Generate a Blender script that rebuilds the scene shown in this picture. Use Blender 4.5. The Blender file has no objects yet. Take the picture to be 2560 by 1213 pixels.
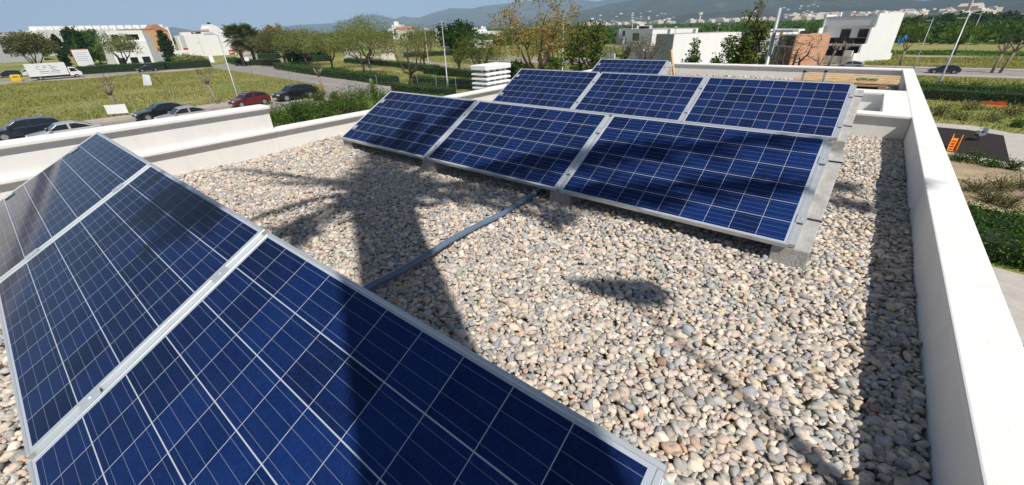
import bpy, bmesh, math, random
import numpy as np
from mathutils import Vector, Matrix

scene = bpy.context.scene
COL = scene.collection
PI = math.pi

# ------------------------------------------------------------------ camera
CAM = np.array([5.0972, -2.7295, 1.3608])
ROT = np.array([[0.7773758755, -0.2742365269, 0.5661104799],
                [0.6284760225, 0.3765831925, -0.6805901764],
                [-0.0265450056, 0.8848612469, 0.4650976708]])
FPX = 1028.9
cam_data = bpy.data.cameras.new("camera")
cam = bpy.data.objects.new("camera", cam_data)
COL.objects.link(cam)
m4 = Matrix([list(ROT[i]) + [CAM[i]] for i in range(3)] + [[0, 0, 0, 1]])
cam.matrix_world = m4
cam_data.sensor_width = 36
cam_data.lens = FPX / 2560 * 36
cam_data.clip_start = 0.05
cam_data.clip_end = 30000
scene.camera = cam

# ------------------------------------------------------------------ light
SUN = Vector((0.69, -0.39, 1.0)).normalized()
world = bpy.data.worlds.new("World")
scene.world = world
world.use_nodes = True
wn = world.node_tree
bg = wn.nodes["Background"]
sky = wn.nodes.new("ShaderNodeTexSky")
sky.sky_type = 'NISHITA'
sky.sun_disc = False
sky.sun_elevation = math.asin(SUN.z)
sky.sun_rotation = math.atan2(SUN.x, SUN.y)
sky.air_density = 1.0
sky.dust_density = 1.2
sky.ozone_density = 2.0
# hazier, paler sky towards the horizon
w_tc = wn.nodes.new("ShaderNodeTexCoord"); w_sep = wn.nodes.new("ShaderNodeSeparateXYZ")
wn.links.new(w_tc.outputs['Generated'], w_sep.inputs[0])
w_m = wn.nodes.new("ShaderNodeMapRange"); w_m.interpolation_type = 'SMOOTHSTEP'
w_m.inputs[1].default_value = 0.0; w_m.inputs[2].default_value = 0.26; w_m.inputs[3].default_value = 0.85; w_m.inputs[4].default_value = 0.0
wn.links.new(w_sep.outputs[2], w_m.inputs[0])
w_mix = wn.nodes.new("ShaderNodeMixRGB"); w_mix.inputs[2].default_value = (7.4, 9.8, 13.6, 1)
wn.links.new(w_m.outputs[0], w_mix.inputs[0]); wn.links.new(sky.outputs[0], w_mix.inputs[1])
wn.links.new(w_mix.outputs[0], bg.inputs[0])
bg.inputs[1].default_value = 0.06
sun_data = bpy.data.lights.new("sun", 'SUN')
sun_data.energy = 5.0
sun_data.angle = math.radians(0.53)
sun_data.color = (1.0, 0.95, 0.88)
sun = bpy.data.objects.new("sun", sun_data)
COL.objects.link(sun)
sun.rotation_euler = SUN.to_track_quat('Z', 'Y').to_euler()
scene.view_settings.view_transform = 'Standard'
scene.view_settings.look = 'None'
scene.view_settings.exposure = 0.15
scene.view_settings.gamma = 1.0
scene.view_settings.use_curve_mapping = False
scene.render.engine = 'CYCLES'
scene.cycles.max_bounces = 6
scene.cycles.diffuse_bounces = 4
scene.cycles.glossy_bounces = 3
scene.cycles.transmission_bounces = 4
scene.cycles.volume_bounces = 0
scene.cycles.use_denoising = True

GZ = -6.05          # street level; the gravel of the roof is z = 0

# ------------------------------------------------------------------ survey helpers (photo pixel -> place in the world)
def ray(px, py):
    return ROT @ np.array([(px - 1280) / FPX, -(py - 606.5) / FPX, -1.0])
def onz(px, py, z=GZ):
    d = ray(px, py)
    return CAM + d * (z - CAM[2]) / d[2]
def G(px, py):
    q = onz(px, py)
    return (float(q[0]), float(q[1]))
def at(px, py, D):
    d = ray(px, py)
    return CAM + d * D / math.hypot(d[0], d[1])
def dist(x, y):
    return math.hypot(x - CAM[0], y - CAM[1])
def hgt(base, px, py):
    """height above the street of the thing at base whose top shows at px,py"""
    return float(at(px, py, dist(*base))[2]) - GZ

# ------------------------------------------------------------------ object helpers
def tag(o, label=None, cat=None, group=None, kind=None):
    if label: o["label"] = label
    if cat: o["category"] = cat
    if group: o["group"] = group
    if kind: o["kind"] = kind
    return o
def empty(name, loc=(0, 0, 0), rz=0.0, label=None, cat=None, group=None):
    o = bpy.data.objects.new(name, None)
    COL.objects.link(o)
    o.location = loc
    o.rotation_euler = (0, 0, rz)
    o.empty_display_size = 0.2
    return tag(o, label, cat, group)
def link_mesh(name, me, mat, parent=None):
    o = bpy.data.objects.new(name, me)
    COL.objects.link(o)
    if mat and not len(me.materials): me.materials.append(mat)
    if parent: o.parent = parent
    return o
def copy_tree(o, parent=None):
    c = o.copy()
    COL.objects.link(c)
    c.parent = parent
    for ch in list(o.children):
        copy_tree(ch, c)
    return c

class MB:
    def __init__(s):
        s.v = []; s.f = []
    def add(s, vs, fs):
        b = len(s.v)
        s.v += [tuple(map(float, q)) for q in vs]
        s.f += [tuple(b + i for i in f) for f in fs]
    def box(s, x0, x1, y0, y1, z0, z1, rz=0, org=(0, 0)):
        vs = [(x, y, z) for z in (z0, z1) for x, y in ((x0, y0), (x1, y0), (x1, y1), (x0, y1))]
        if rz:
            c, sn = math.cos(rz), math.sin(rz)
            vs = [(org[0] + (x - org[0]) * c - (y - org[1]) * sn, org[1] + (x - org[0]) * sn + (y - org[1]) * c, z) for x, y, z in vs]
        s.add(vs, [(3, 2, 1, 0), (4, 5, 6, 7), (0, 1, 5, 4), (1, 2, 6, 5), (2, 3, 7, 6), (3, 0, 4, 7)])
    def prism(s, poly, z0, z1):
        n = len(poly)
        s.add([(x, y, z0) for x, y in poly] + [(x, y, z1) for x, y in poly],
              [tuple(range(n))[::-1], tuple(range(n, 2 * n))] + [(i, (i + 1) % n, n + (i + 1) % n, n + i) for i in range(n)])
    def extr(s, poly3, vec):
        n = len(poly3)
        s.add([tuple(p) for p in poly3] + [tuple(p[k] + vec[k] for k in range(3)) for p in poly3],
              [tuple(range(n))[::-1], tuple(range(n, 2 * n))] + [(i, (i + 1) % n, n + (i + 1) % n, n + i) for i in range(n)])
    def sheet(s, poly, z):
        s.add([(x, y, z) for x, y in poly], [tuple(range(len(poly)))])
    def tube(s, pts, rad, n=6, caps=True):
        pts = [Vector(p) for p in pts]
        if not hasattr(rad, '__len__'): rad = [rad] * len(pts)
        vs = []; fs = []
        ref = Vector((0.31, 0.17, 0.93))
        for i, p in enumerate(pts):
            t = (pts[min(i + 1, len(pts) - 1)] - pts[max(i - 1, 0)])
            if t.length < 1e-9: t = Vector((0, 0, 1))
            t.normalize()
            a = t.cross(ref)
            if a.length < 1e-3: a = t.cross(Vector((1, 0, 0)))
            a.normalize(); b = t.cross(a)
            for k in range(n):
                w = 2 * PI * k / n
                vs.append(p + (a * math.cos(w) + b * math.sin(w)) * rad[i])
        for i in range(len(pts) - 1):
            for k in range(n):
                fs.append((i * n + k, i * n + (k + 1) % n, (i + 1) * n + (k + 1) % n, (i + 1) * n + k))
        if caps:
            fs.append(tuple(range(n))[::-1])
            fs.append(tuple(range((len(pts) - 1) * n, len(pts) * n)))
        s.add(vs, fs)
    def lathe(s, prof, n=16, org=(0, 0, 0)):
        vs = []; fs = []
        for r, z in prof:
            for k in range(n):
                w = 2 * PI * k / n
                vs.append((org[0] + r * math.cos(w), org[1] + r * math.sin(w), org[2] + z))
        for i in range(len(prof) - 1):
            for k in range(n):
                fs.append((i * n + k, i * n + (k + 1) % n, (i + 1) * n + (k + 1) % n, (i + 1) * n + k))
        fs.append(tuple(range(n))[::-1]); fs.append(tuple(range((len(prof) - 1) * n, len(prof) * n)))
        s.add(vs, fs)
    def xform(s, M, start=0):
        for i in range(start, len(s.v)):
            s.v[i] = tuple(M @ Vector(s.v[i]))
    def build(s, name, mat, parent=None, smooth=False, bevel=0.0, seg=2):
        me = bpy.data.meshes.new(name)
        me.from_pydata(s.v, [], s.f)
        if bevel:
            bm = bmesh.new(); bm.from_mesh(me)
            bmesh.ops.recalc_face_normals(bm, faces=bm.faces)
            es = [e for e in bm.edges if len(e.link_faces) == 2 and e.calc_face_angle() > 0.5]
            bmesh.ops.bevel(bm, geom=es, offset=bevel, segments=seg, affect='EDGES', profile=0.5)
            bm.to_mesh(me); bm.free()
        else:
            bm = bmesh.new(); bm.from_mesh(me)
            bmesh.ops.recalc_face_normals(bm, faces=bm.faces)
            bm.to_mesh(me); bm.free()
        if smooth:
            me.polygons.foreach_set('use_smooth', [True] * len(me.polygons))
        me.update()
        return link_mesh(name, me, mat, parent)

def np_mesh(name, V, F, mat, parent=None, smooth=False, colors=None):
    me = bpy.data.meshes.new(name)
    k = F.shape[1]
    me.vertices.add(len(V)); me.loops.add(F.size); me.polygons.add(len(F))
    me.vertices.foreach_set('co', np.ascontiguousarray(V, dtype=np.float32).ravel())
    me.loops.foreach_set('vertex_index', np.ascontiguousarray(F, dtype=np.int32).ravel())
    me.polygons.foreach_set('loop_start', np.arange(0, F.size, k, dtype=np.int32))
    if smooth: me.polygons.foreach_set('use_smooth', np.ones(len(F), dtype=bool))
    if colors is not None:
        at_ = me.attributes.new('tint', 'FLOAT_COLOR', 'POINT')
        c4 = np.ones((len(V), 4), dtype=np.float32); c4[:, :3] = colors
        at_.data.foreach_set('color', c4.ravel())
    me.update(calc_edges=True)
    return link_mesh(name, me, mat, parent)

# ------------------------------------------------------------------ materials
def new_mat(name):
    m = bpy.data.materials.new(name)
    m.use_nodes = True
    nt = m.node_tree
    return m, nt, nt.nodes["Principled BSDF"]
def N(nt, t, **kw):
    n = nt.nodes.new(t)
    for k, v in kw.items():
        setattr(n, k, v)
    return n
def noise_ramp(nt, scale, stops, detail=6, rough=0.6, coord='Object', vec=None):
    tc = N(nt, 'ShaderNodeTexCoord')
    nz = N(nt, 'ShaderNodeTexNoise')
    nz.inputs['Scale'].default_value = scale
    nz.inputs['Detail'].default_value = detail
    nz.inputs['Roughness'].default_value = rough
    nt.links.new(vec if vec else tc.outputs[coord], nz.inputs['Vector'])
    rp = N(nt, 'ShaderNodeValToRGB')
    el = rp.color_ramp.elements
    while len(el) < len(stops): el.new(0.5)
    for e, (p_, c) in zip(el, stops):
        e.position = p_; e.color = (*c, 1)
    nt.links.new(nz.outputs['Fac'], rp.inputs[0])
    return rp.outputs[0], nz
def simple(name, c, rough=0.6, var=0.12, scale=6.0, metal=0.0, bump=0.0, bscale=60.0, spec=0.5, coat=0.0):
    m, nt, b = new_mat(name)
    lo = tuple(max(0, x * (1 - var)) for x in c); hi = tuple(min(1, x * (1 + var)) for x in c)
    o, nz = noise_ramp(nt, scale, [(0.3, lo), (0.7, hi)])
    nt.links.new(o, b.inputs['Base Color'])
    b.inputs['Roughness'].default_value = rough
    b.inputs['Metallic'].default_value = metal
    b.inputs['Specular IOR Level'].default_value = spec
    b.inputs['Coat Weight'].default_value = coat
    b.inputs['Coat Roughness'].default_value = 0.05
    if bump:
        tc = N(nt, 'ShaderNodeTexCoord')
        n2 = N(nt, 'ShaderNodeTexNoise'); n2.inputs['Scale'].default_value = bscale; n2.inputs['Detail'].default_value = 5
        nt.links.new(tc.outputs['Object'], n2.inputs['Vector'])
        bp = N(nt, 'ShaderNodeBump'); bp.inputs['Strength'].default_value = bump; bp.inputs['Distance'].default_value = 0.02
        nt.links.new(n2.outputs['Fac'], bp.inputs['Height']); nt.links.new(bp.outputs[0], b.inputs['Normal'])
    return m
def leaf_mat(name, cols, trans=0.3):
    m, nt, b = new_mat(name)
    nt.nodes.remove(b)
    g = N(nt, 'ShaderNodeNewGeometry')
    rp = N(nt, 'ShaderNodeValToRGB')
    el = rp.color_ramp.elements
    while len(el) < len(cols): el.new(0.5)
    for i, (e, c) in enumerate(zip(el, cols)):
        e.position = i / max(1, len(cols) - 1); e.color = (*c, 1)
    nt.links.new(g.outputs['Random Per Island'], rp.inputs[0])
    d = N(nt, 'ShaderNodeBsdfDiffuse'); t = N(nt, 'ShaderNodeBsdfTranslucent'); mx = N(nt, 'ShaderNodeMixShader')
    nt.links.new(rp.outputs[0], d.inputs[0]); nt.links.new(rp.outputs[0], t.inputs[0])
    mx.inputs[0].default_value = trans
    nt.links.new(d.outputs[0], mx.inputs[1]); nt.links.new(t.outputs[0], mx.inputs[2])
    nt.links.new(mx.outputs[0], nt.nodes['Material Output'].inputs['Surface'])
    return m
def paint(name, c, rough=0.28):
    return simple(name, c, rough, 0.05, 2.0, coat=0.6)

M = {}
# white render with faint dirt
def white_wall(name, c, dirt=0.10, big=0.9, rough=0.85, streak=None):
    streak = streak or big * 5
    m, nt, b = new_mat(name)
    lo = tuple(x * (1 - dirt) for x in c)
    o, nz = noise_ramp(nt, big, [(0.28, lo), (0.62, c)], detail=9, rough=0.68)
    tc = N(nt, 'ShaderNodeTexCoord')
    # rain streaks: noise drawn out along z
    mp = N(nt, 'ShaderNodeMapping'); mp.inputs['Scale'].default_value = (streak, streak, streak * .05)
    nt.links.new(tc.outputs['Object'], mp.inputs['Vector'])
    so, sn = noise_ramp(nt, 1.0, [(0.50, (1, 1, 1)), (0.78, (.80, .79, .76))], detail=7, rough=0.7, vec=mp.outputs[0])
    sm = N(nt, 'ShaderNodeMixRGB', blend_type='MULTIPLY'); sm.inputs[0].default_value = 0.45
    # small specks
    po, pn = noise_ramp(nt, streak * 3.5, [(0.70, (1, 1, 1)), (0.80, (.72, .70, .66))], detail=3, rough=0.5)
    pm = N(nt, 'ShaderNodeMixRGB', blend_type='MULTIPLY'); pm.inputs[0].default_value = 0.6
    nt.links.new(o, sm.inputs[1]); nt.links.new(so, sm.inputs[2]); nt.links.new(sm.outputs[0], pm.inputs[1]); nt.links.new(po, pm.inputs[2])
    nt.links.new(pm.outputs[0], b.inputs['Base Color'])
    b.inputs['Roughness'].default_value = rough
    b.inputs['Specular IOR Level'].default_value = 0.25
    n2 = N(nt, 'ShaderNodeTexNoise'); n2.inputs['Scale'].default_value = 140; n2.inputs['Detail'].default_value = 3
    nt.links.new(tc.outputs['Object'], n2.inputs['Vector'])
    bp = N(nt, 'ShaderNodeBump'); bp.inputs['Strength'].default_value = 0.12; bp.inputs['Distance'].default_value = 0.01
    nt.links.new(n2.outputs['Fac'], bp.inputs['Height']); nt.links.new(bp.outputs[0], b.inputs['Normal'])
    return m
M['parapet'] = white_wall('parapet_render', (0.84, 0.825, 0.79), 0.08, 1.3)
M['coping'] = white_wall('coping_render', (0.87, 0.86, 0.83), 0.07, 1.7)
M['white'] = white_wall('white_render', (0.87, 0.87, 0.86), 0.05, 0.15)
M['cream'] = white_wall('cream_render', (0.74, 0.69, 0.58), 0.08, 0.2)
M['grey_wall'] = white_wall('grey_render', (0.42, 0.43, 0.45), 0.1, 0.2)
M['orange_wall'] = white_wall('orange_render', (0.62, 0.36, 0.18), 0.1, 0.2)
M['alu'] = simple('aluminium', (0.62, 0.66, 0.68), 0.38, 0.05, 8, metal=0.55)
M['alu_bright'] = simple('aluminium_clamp', (0.75, 0.78, 0.8), 0.3, 0.05, 20, metal=0.6)
M['galv'] = simple('galvanised_steel', (0.42, 0.45, 0.47), 0.45, 0.1, 5, metal=0.35)
M['concrete'] = simple('block_concrete', (0.40, 0.39, 0.37), 0.92, 0.2, 14, bump=0.35, bscale=70)
M['concrete_light'] = simple('light_concrete', (0.50, 0.46, 0.41), 0.9, 0.12, 2, bump=0.3)
M['asphalt'] = simple('pale_asphalt', (0.30, 0.27, 0.25), 0.95, 0.2, 0.35, bump=0.2)
M['pave'] = simple('paving', (0.42, 0.37, 0.32), 0.92, 0.15, 0.5)
M['sand'] = simple('sandy_ground', (0.42, 0.34, 0.23), 0.95, 0.25, 0.4)
M['black'] = simple('black_rubber', (0.012, 0.012, 0.013), 0.6, 0.1)
M['dark'] = simple('dark_parts_and_shade', (0.03, 0.03, 0.035), 0.5, 0.1)
M['black_glass'] = simple('black_railing', (0.01, 0.011, 0.013), 0.35, 0.1, spec=0.25)
M['glass'] = simple('dark_glass', (0.012, 0.016, 0.02), 0.06, 0.1, spec=0.8)
M['tyre'] = simple('tyre_rubber', (0.02, 0.02, 0.02), 0.8, 0.1)
M['rim'] = simple('alloy_rim', (0.5, 0.5, 0.52), 0.3, 0.1, metal=0.7)
M['wood'] = simple('raw_timber', (0.60, 0.43, 0.24), 0.8, 0.2, 9)
M['wood_old'] = simple('old_timber', (0.33, 0.22, 0.12), 0.85, 0.25, 6)
M['bark'] = simple('bark', (0.085, 0.062, 0.045), 0.95, 0.3, 3, bump=0.4, bscale=20)
M['bark_pale'] = simple('pale_bark', (0.24, 0.19, 0.14), 0.95, 0.3, 3, bump=0.4, bscale=20)
M['red_plastic'] = simple('red_plastic', (0.5, 0.06, 0.03), 0.4)
M['orange_plastic'] = simple('orange_plastic', (0.75, 0.27, 0.02), 0.45)
M['yellow_plastic'] = simple('yellow_plastic', (0.75, 0.48, 0.02), 0.45)
M['blue_plastic'] = simple('blue_plastic', (0.02, 0.2, 0.55), 0.5)
M['green_strap'] = simple('green_strap', (0.10, 0.30, 0.16), 0.6)
M['white_metal'] = simple('white_metal', (0.78, 0.79, 0.78), 0.4, 0.05)
M['tile_roof'] = simple('roof_tiles', (0.42, 0.2, 0.12), 0.9, 0.25, 8)
M['mulch'] = simple('rubber_mulch', (0.020, 0.011, 0.010), 0.95, 0.4, 3, bump=0.6, bscale=20)
M['ink'] = simple('grey_ink', (0.30, 0.36, 0.42), 0.6, 0.05)
M['ink_dark'] = simple('dark_ink', (0.16, 0.19, 0.22), 0.6, 0.05)
M['lamp'] = simple('headlight_glass', (0.75, 0.8, 0.85), 0.08, 0.05, spec=0.9)
M['tail'] = simple('tail_light', (0.4, 0.015, 0.015), 0.15, 0.05, spec=0.8)

# brick with courses
def brick_mat():
    m, nt, b = new_mat('bare_brick')
    tc = N(nt, 'ShaderNodeTexCoord')
    mp = N(nt, 'ShaderNodeMapping'); mp.inputs['Rotation'].default_value = (PI / 2, 0, 0)
    nt.links.new(tc.outputs['Object'], mp.inputs['Vector'])
    sep = N(nt, 'ShaderNodeSeparateXYZ'); nt.links.new(tc.outputs['Object'], sep.inputs[0])
    ad = N(nt, 'ShaderNodeMath', operation='ADD'); nt.links.new(sep.outputs[0], ad.inputs[0]); nt.links.new(sep.outputs[1], ad.inputs[1])
    cb = N(nt, 'ShaderNodeCombineXYZ'); nt.links.new(ad.outputs[0], cb.inputs[0]); nt.links.new(sep.outputs[2], cb.inputs[1])
    br = N(nt, 'ShaderNodeTexBrick')
    nt.links.new(cb.outputs[0], br.inputs['Vector'])
    br.inputs['Color1'].default_value = (0.55, 0.19, 0.08, 1)
    br.inputs['Color2'].default_value = (0.60, 0.29, 0.15, 1)
    br.inputs['Mortar'].default_value = (0.50, 0.40, 0.32, 1)
    br.inputs['Scale'].default_value = 1.0
    br.inputs['Brick Width'].default_value = 0.7
    br.inputs['Row Height'].default_value = 0.26
    br.inputs['Mortar Size'].default_value = 0.035
    o, nz = noise_ramp(nt, 0.8, [(0.42, (0, 0, 0)), (0.66, (0.55, 0.55, 0.55))])
    mx = N(nt, 'ShaderNodeMixRGB'); nt.links.new(o, mx.inputs[0]); nt.links.new(br.outputs['Color'], mx.inputs[1]); mx.inputs[2].default_value = (0.62, 0.42, 0.28, 1)
    nt.links.new(mx.outputs[0], b.inputs['Base Color'])
    b.inputs['Roughness'].default_value = 0.95
    return m
M['brick'] = brick_mat()

# photovoltaic laminate: 10 x 6 polycrystalline cells under glass
def cell_mat():
    m, nt, b = new_mat('solar_cells')
    L = nt.links
    tc = N(nt, 'ShaderNodeTexCoord')
    oi = N(nt, 'ShaderNodeObjectInfo')
    sep = N(nt, 'ShaderNodeSeparateXYZ'); L.new(tc.outputs['Object'], sep.inputs[0])
    def mth(op, a, bb=None, c=None):
        n = N(nt, 'ShaderNodeMath', operation=op)
        for i, x in enumerate((a, bb, c)):
            if x is None: continue
            if isinstance(x, (int, float)): n.inputs[i].default_value = x
            else: L.new(x, n.inputs[i])
        return n.outputs[0]
    P = 0.1588
    u = mth('DIVIDE', mth('SUBTRACT', sep.outputs[0], 0.014), P)
    v = mth('DIVIDE', mth('SUBTRACT', sep.outputs[1], 0.0076), P)
    fu = mth('FRACT', u); fv = mth('FRACT', v)
    du = mth('ABSOLUTE', mth('SUBTRACT', fu, 0.5)); dv = mth('ABSOLUTE', mth('SUBTRACT', fv, 0.5))
    gap_u = mth('GREATER_THAN', du, 0.5 - 0.0012 / P)
    gap_v = mth('GREATER_THAN', dv, 0.5 - 0.0019 / P)
    out_u = mth('GREATER_THAN', mth('ABSOLUTE', mth('SUBTRACT', u, 5.0)), 5.0)
    out_v = mth('GREATER_THAN', mth('ABSOLUTE', mth('SUBTRACT', v, 3.0)), 3.0)
    gap = mth('MAXIMUM', mth('MAXIMUM', gap_u, gap_v), mth('MAXIMUM', out_u, out_v))
    fb = mth('FRACT', mth('MULTIPLY', fv, 4.0))
    bus = mth('LESS_THAN', mth('ABSOLUTE', mth('SUBTRACT', fb, 0.5)), 0.0008 / P * 4)
    # per cell shade
    cu = mth('FLOOR', u); cv = mth('FLOOR', v)
    cb = N(nt, 'ShaderNodeCombineXYZ'); L.new(cu, cb.inputs[0]); L.new(cv, cb.inputs[1]); L.new(mth('MULTIPLY', oi.outputs['Random'], 91.0), cb.inputs[2])
    wn_ = N(nt, 'ShaderNodeTexWhiteNoise'); L.new(cb.outputs[0], wn_.inputs[0])
    # crystal grains
    vo = N(nt, 'ShaderNodeTexVoronoi'); vo.inputs['Scale'].default_value = 130
    mpv = N(nt, 'ShaderNodeVectorMath', operation='ADD'); L.new(tc.outputs['Object'], mpv.inputs[0]); L.new(cb.outputs[0], mpv.inputs[1]); L.new(mpv.outputs[0], vo.inputs['Vector'])
    bw = N(nt, 'ShaderNodeRGBToBW'); L.new(vo.outputs['Color'], bw.inputs[0])
    nz = N(nt, 'ShaderNodeTexNoise'); nz.inputs['Scale'].default_value = 9; nz.inputs['Detail'].default_value = 4; L.new(mpv.outputs[0], nz.inputs['Vector'])
    t = mth('ADD', mth('MULTIPLY', wn_.outputs[0], 0.40), mth('ADD', mth('MULTIPLY', bw.outputs[0], 0.30), mth('MULTIPLY', nz.outputs['Fac'], 0.30)))
    rp = N(nt, 'ShaderNodeValToRGB')
    rp.color_ramp.elements[0].position = 0.2; rp.color_ramp.elements[0].color = (0.0022, 0.0072, 0.034, 1)
    rp.color_ramp.elements[1].position = 0.85; rp.color_ramp.elements[1].color = (0.0055, 0.0210, 0.100, 1)
    L.new(t, rp.inputs[0])
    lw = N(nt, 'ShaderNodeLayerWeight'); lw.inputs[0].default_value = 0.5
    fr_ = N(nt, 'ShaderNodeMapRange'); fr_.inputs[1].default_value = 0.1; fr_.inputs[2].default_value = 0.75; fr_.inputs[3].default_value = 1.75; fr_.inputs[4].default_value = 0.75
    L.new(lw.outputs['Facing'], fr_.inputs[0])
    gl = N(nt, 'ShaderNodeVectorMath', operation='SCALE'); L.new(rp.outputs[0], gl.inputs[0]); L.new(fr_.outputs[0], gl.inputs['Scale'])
    m1 = N(nt, 'ShaderNodeMixRGB'); L.new(bus, m1.inputs[0]); L.new(gl.outputs[0], m1.inputs[1]); m1.inputs[2].default_value = (0.12, 0.15, 0.22, 1)
    m2 = N(nt, 'ShaderNodeMixRGB'); L.new(gap, m2.inputs[0]); L.new(m1.outputs[0], m2.inputs[1]); m2.inputs[2].default_value = (0.42, 0.46, 0.52, 1)
    # thin dust film on the glass
    dn = N(nt, 'ShaderNodeTexNoise'); dn.inputs['Scale'].default_value = 3.2; dn.inputs['Detail'].default_value = 8; dn.inputs['Roughness'].default_value = 0.75
    mpd = N(nt, 'ShaderNodeVectorMath', operation='ADD'); L.new(tc.outputs['Object'], mpd.inputs[0]); L.new(oi.outputs['Location'], mpd.inputs[1]); L.new(mpd.outputs[0], dn.inputs['Vector'])
    dr = N(nt, 'ShaderNodeMapRange'); dr.inputs[1].default_value = 0.45; dr.inputs[2].default_value = 0.8; dr.inputs[3].default_value = 0.003; dr.inputs[4].default_value = 0.02
    L.new(dn.outputs['Fac'], dr.inputs[0])
    m3 = N(nt, 'ShaderNodeMixRGB'); L.new(dr.outputs[0], m3.inputs[0]); L.new(m2.outputs[0], m3.inputs[1]); m3.inputs[2].default_value = (0.30, 0.32, 0.34, 1)
    L.new(m3.outputs[0], b.inputs['Base Color'])
    b.inputs['Roughness'].default_value = 0.09
    b.inputs['IOR'].default_value = 1.26
    return m
M['cells'] = cell_mat()

# ground of the open land: dry grass, green grass, bare soil
def ground_mat():
    m, nt, b = new_mat('open_land')
    L = nt.links
    c1, n1 = noise_ramp(nt, 0.055, [(0.30, (0.13, 0.18, 0.045)), (0.46, (0.23, 0.26, 0.075)), (0.58, (0.33, 0.30, 0.12)), (0.75, (0.40, 0.33, 0.19))], detail=8, rough=0.65)
    c2, n2 = noise_ramp(nt, 1.1, [(0.3, (0.65, 0.65, 0.65)), (0.72, (1.2, 1.2, 1.15))], detail=6, rough=0.7)
    mx = N(nt, 'ShaderNodeMixRGB', blend_type='MULTIPLY'); mx.inputs[0].default_value = 1
    L.new(c1, mx.inputs[1]); L.new(c2, mx.inputs[2])
    L.new(mx.outputs[0], b.inputs['Base Color'])
    b.inputs['Roughness'].default_value = 1.0
    b.inputs['Specular IOR Level'].default_value = 0.1
    return m
M['land'] = ground_mat()
M['crop'] = simple('green_crop', (0.07, 0.16, 0.025), 1.0, 0.35, 0.3)
M['soil'] = simple('red_soil', (0.34, 0.19, 0.10), 1.0, 0.25, 1.5, bump=0.6, bscale=6)
M['dirt'] = simple('dry_dirt', (0.36, 0.28, 0.18), 1.0, 0.3, 0.6, bump=0.5, bscale=5)

M['leaf_green'] = leaf_mat('leaf_green', [(0.0405, 0.0878, 0.0162), (0.0743, 0.1418, 0.0243), (0.1148, 0.189, 0.0378)])
M['leaf_dark'] = leaf_mat('leaf_dark', [(0.0187, 0.0438, 0.0125), (0.035, 0.075, 0.0175), (0.06, 0.1125, 0.025)])
M['leaf_olive'] = leaf_mat('leaf_olive', [(0.14, 0.20, 0.048), (0.19, 0.25, 0.062), (0.25, 0.27, 0.09), (0.28, 0.235, 0.105)]) if True else leaf_mat('leaf_olive', [(0.1148, 0.1148, 0.0405), (0.1553, 0.162, 0.0473), (0.2025, 0.189, 0.0743), (0.2295, 0.1755, 0.0878)])
M['leaf_brownish'] = leaf_mat('leaf_brownish', [(0.16, 0.135, 0.06), (0.17, 0.165, 0.06), (0.14, 0.16, 0.045)])
M['leaf_lime'] = leaf_mat('leaf_lime', [(0.084, 0.144, 0.0216), (0.132, 0.204, 0.0336), (0.168, 0.228, 0.048)])
M['leaf_yellow'] = leaf_mat('leaf_yellow', [(0.169, 0.156, 0.039), (0.39, 0.273, 0.065), (0.468, 0.312, 0.13), (0.208, 0.195, 0.0455)])
M['leaf_palm'] = leaf_mat('leaf_palm', [(0.07, 0.11, 0.03), (0.12, 0.17, 0.045), (0.18, 0.20, 0.07)])
M['leaf_orange'] = leaf_mat('leaf_orange', [(0.375, 0.2, 0.05), (0.425, 0.275, 0.075), (0.2, 0.1625, 0.05)])
M['leaf_mixed'] = leaf_mat('leaf_mixed', [(0.042, 0.084, 0.0168), (0.084, 0.14, 0.028), (0.126, 0.182, 0.042), (0.252, 0.182, 0.049)])
M['hedge'] = leaf_mat('leaf_hedge', [(0.033, 0.0825, 0.015), (0.0675, 0.15, 0.024), (0.105, 0.21, 0.036)])
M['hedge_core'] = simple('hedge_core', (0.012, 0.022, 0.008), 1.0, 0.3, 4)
M['palm_dead'] = leaf_mat('palm_skirt', [(0.18, 0.1275, 0.0675), (0.255, 0.195, 0.105), (0.135, 0.105, 0.0525)], 0.15)
M['grass_dry'] = leaf_mat('grass_blades', [(0.16, 0.22, 0.045), (0.28, 0.31, 0.075), (0.42, 0.38, 0.13), (0.5, 0.43, 0.2)], 0.3)
M['grass_green'] = leaf_mat('weed_blades', [(0.07, 0.14, 0.0224), (0.126, 0.21, 0.0364), (0.21, 0.252, 0.07)], 0.3)

# ------------------------------------------------------------------ land, roads and hills (setting)
def structure(o): o["kind"] = "structure"; return o
mb = MB()
mb.sheet([(-9000, -4000), (6000, -4000), (6000, 9500), (-9000, 9500)], GZ)
structure(mb.build('ground', M['land']))
RZ = GZ + 0.012
def road(name, polys, mat, z=RZ):
    m_ = MB()
    for i, p_ in enumerate(polys): m_.sheet(p_, z + 0.004 * i)
    return structure(m_.build(name, mat))
near_kerb = -52.0
road('street', [[(-52, -90), (-43.2, -90), (-43.2, 24), (-45, 33.6), (-49.7, 36.6), (-65, 38.2), (-98, 46.6), (-114, 48.3), (-126.5, 49), (-126.5, 38), (-113.5, 36.8), (-89, 34.6), (-68, 32.6), (-59.6, 31.6), (-54, 28.5), (-52, 25)]], M['asphalt'])
road('far_street', [[(-138, -70), (-126.5, -70), (-126.5, 62), (-138, 62)]], M['asphalt'], RZ)
road('side_street', [[G(560, 160), G(585, 146), G(610, 131), G(640, 122), G(653, 126), G(648, 140), G(643, 152), G(640, 165)]], M['pave'], RZ + 0.03)
road('park_path', [[G(852, 150), G(870, 135), G(850, 122), G(812, 109), G(826, 107), G(880, 125), G(905, 140), G(940, 140), G(1045, 152), G(1160, 160), G(1300, 182), G(1260, 188), G(1100, 168), G(1010, 156), G(940, 150)]], M['pave'])
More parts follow.
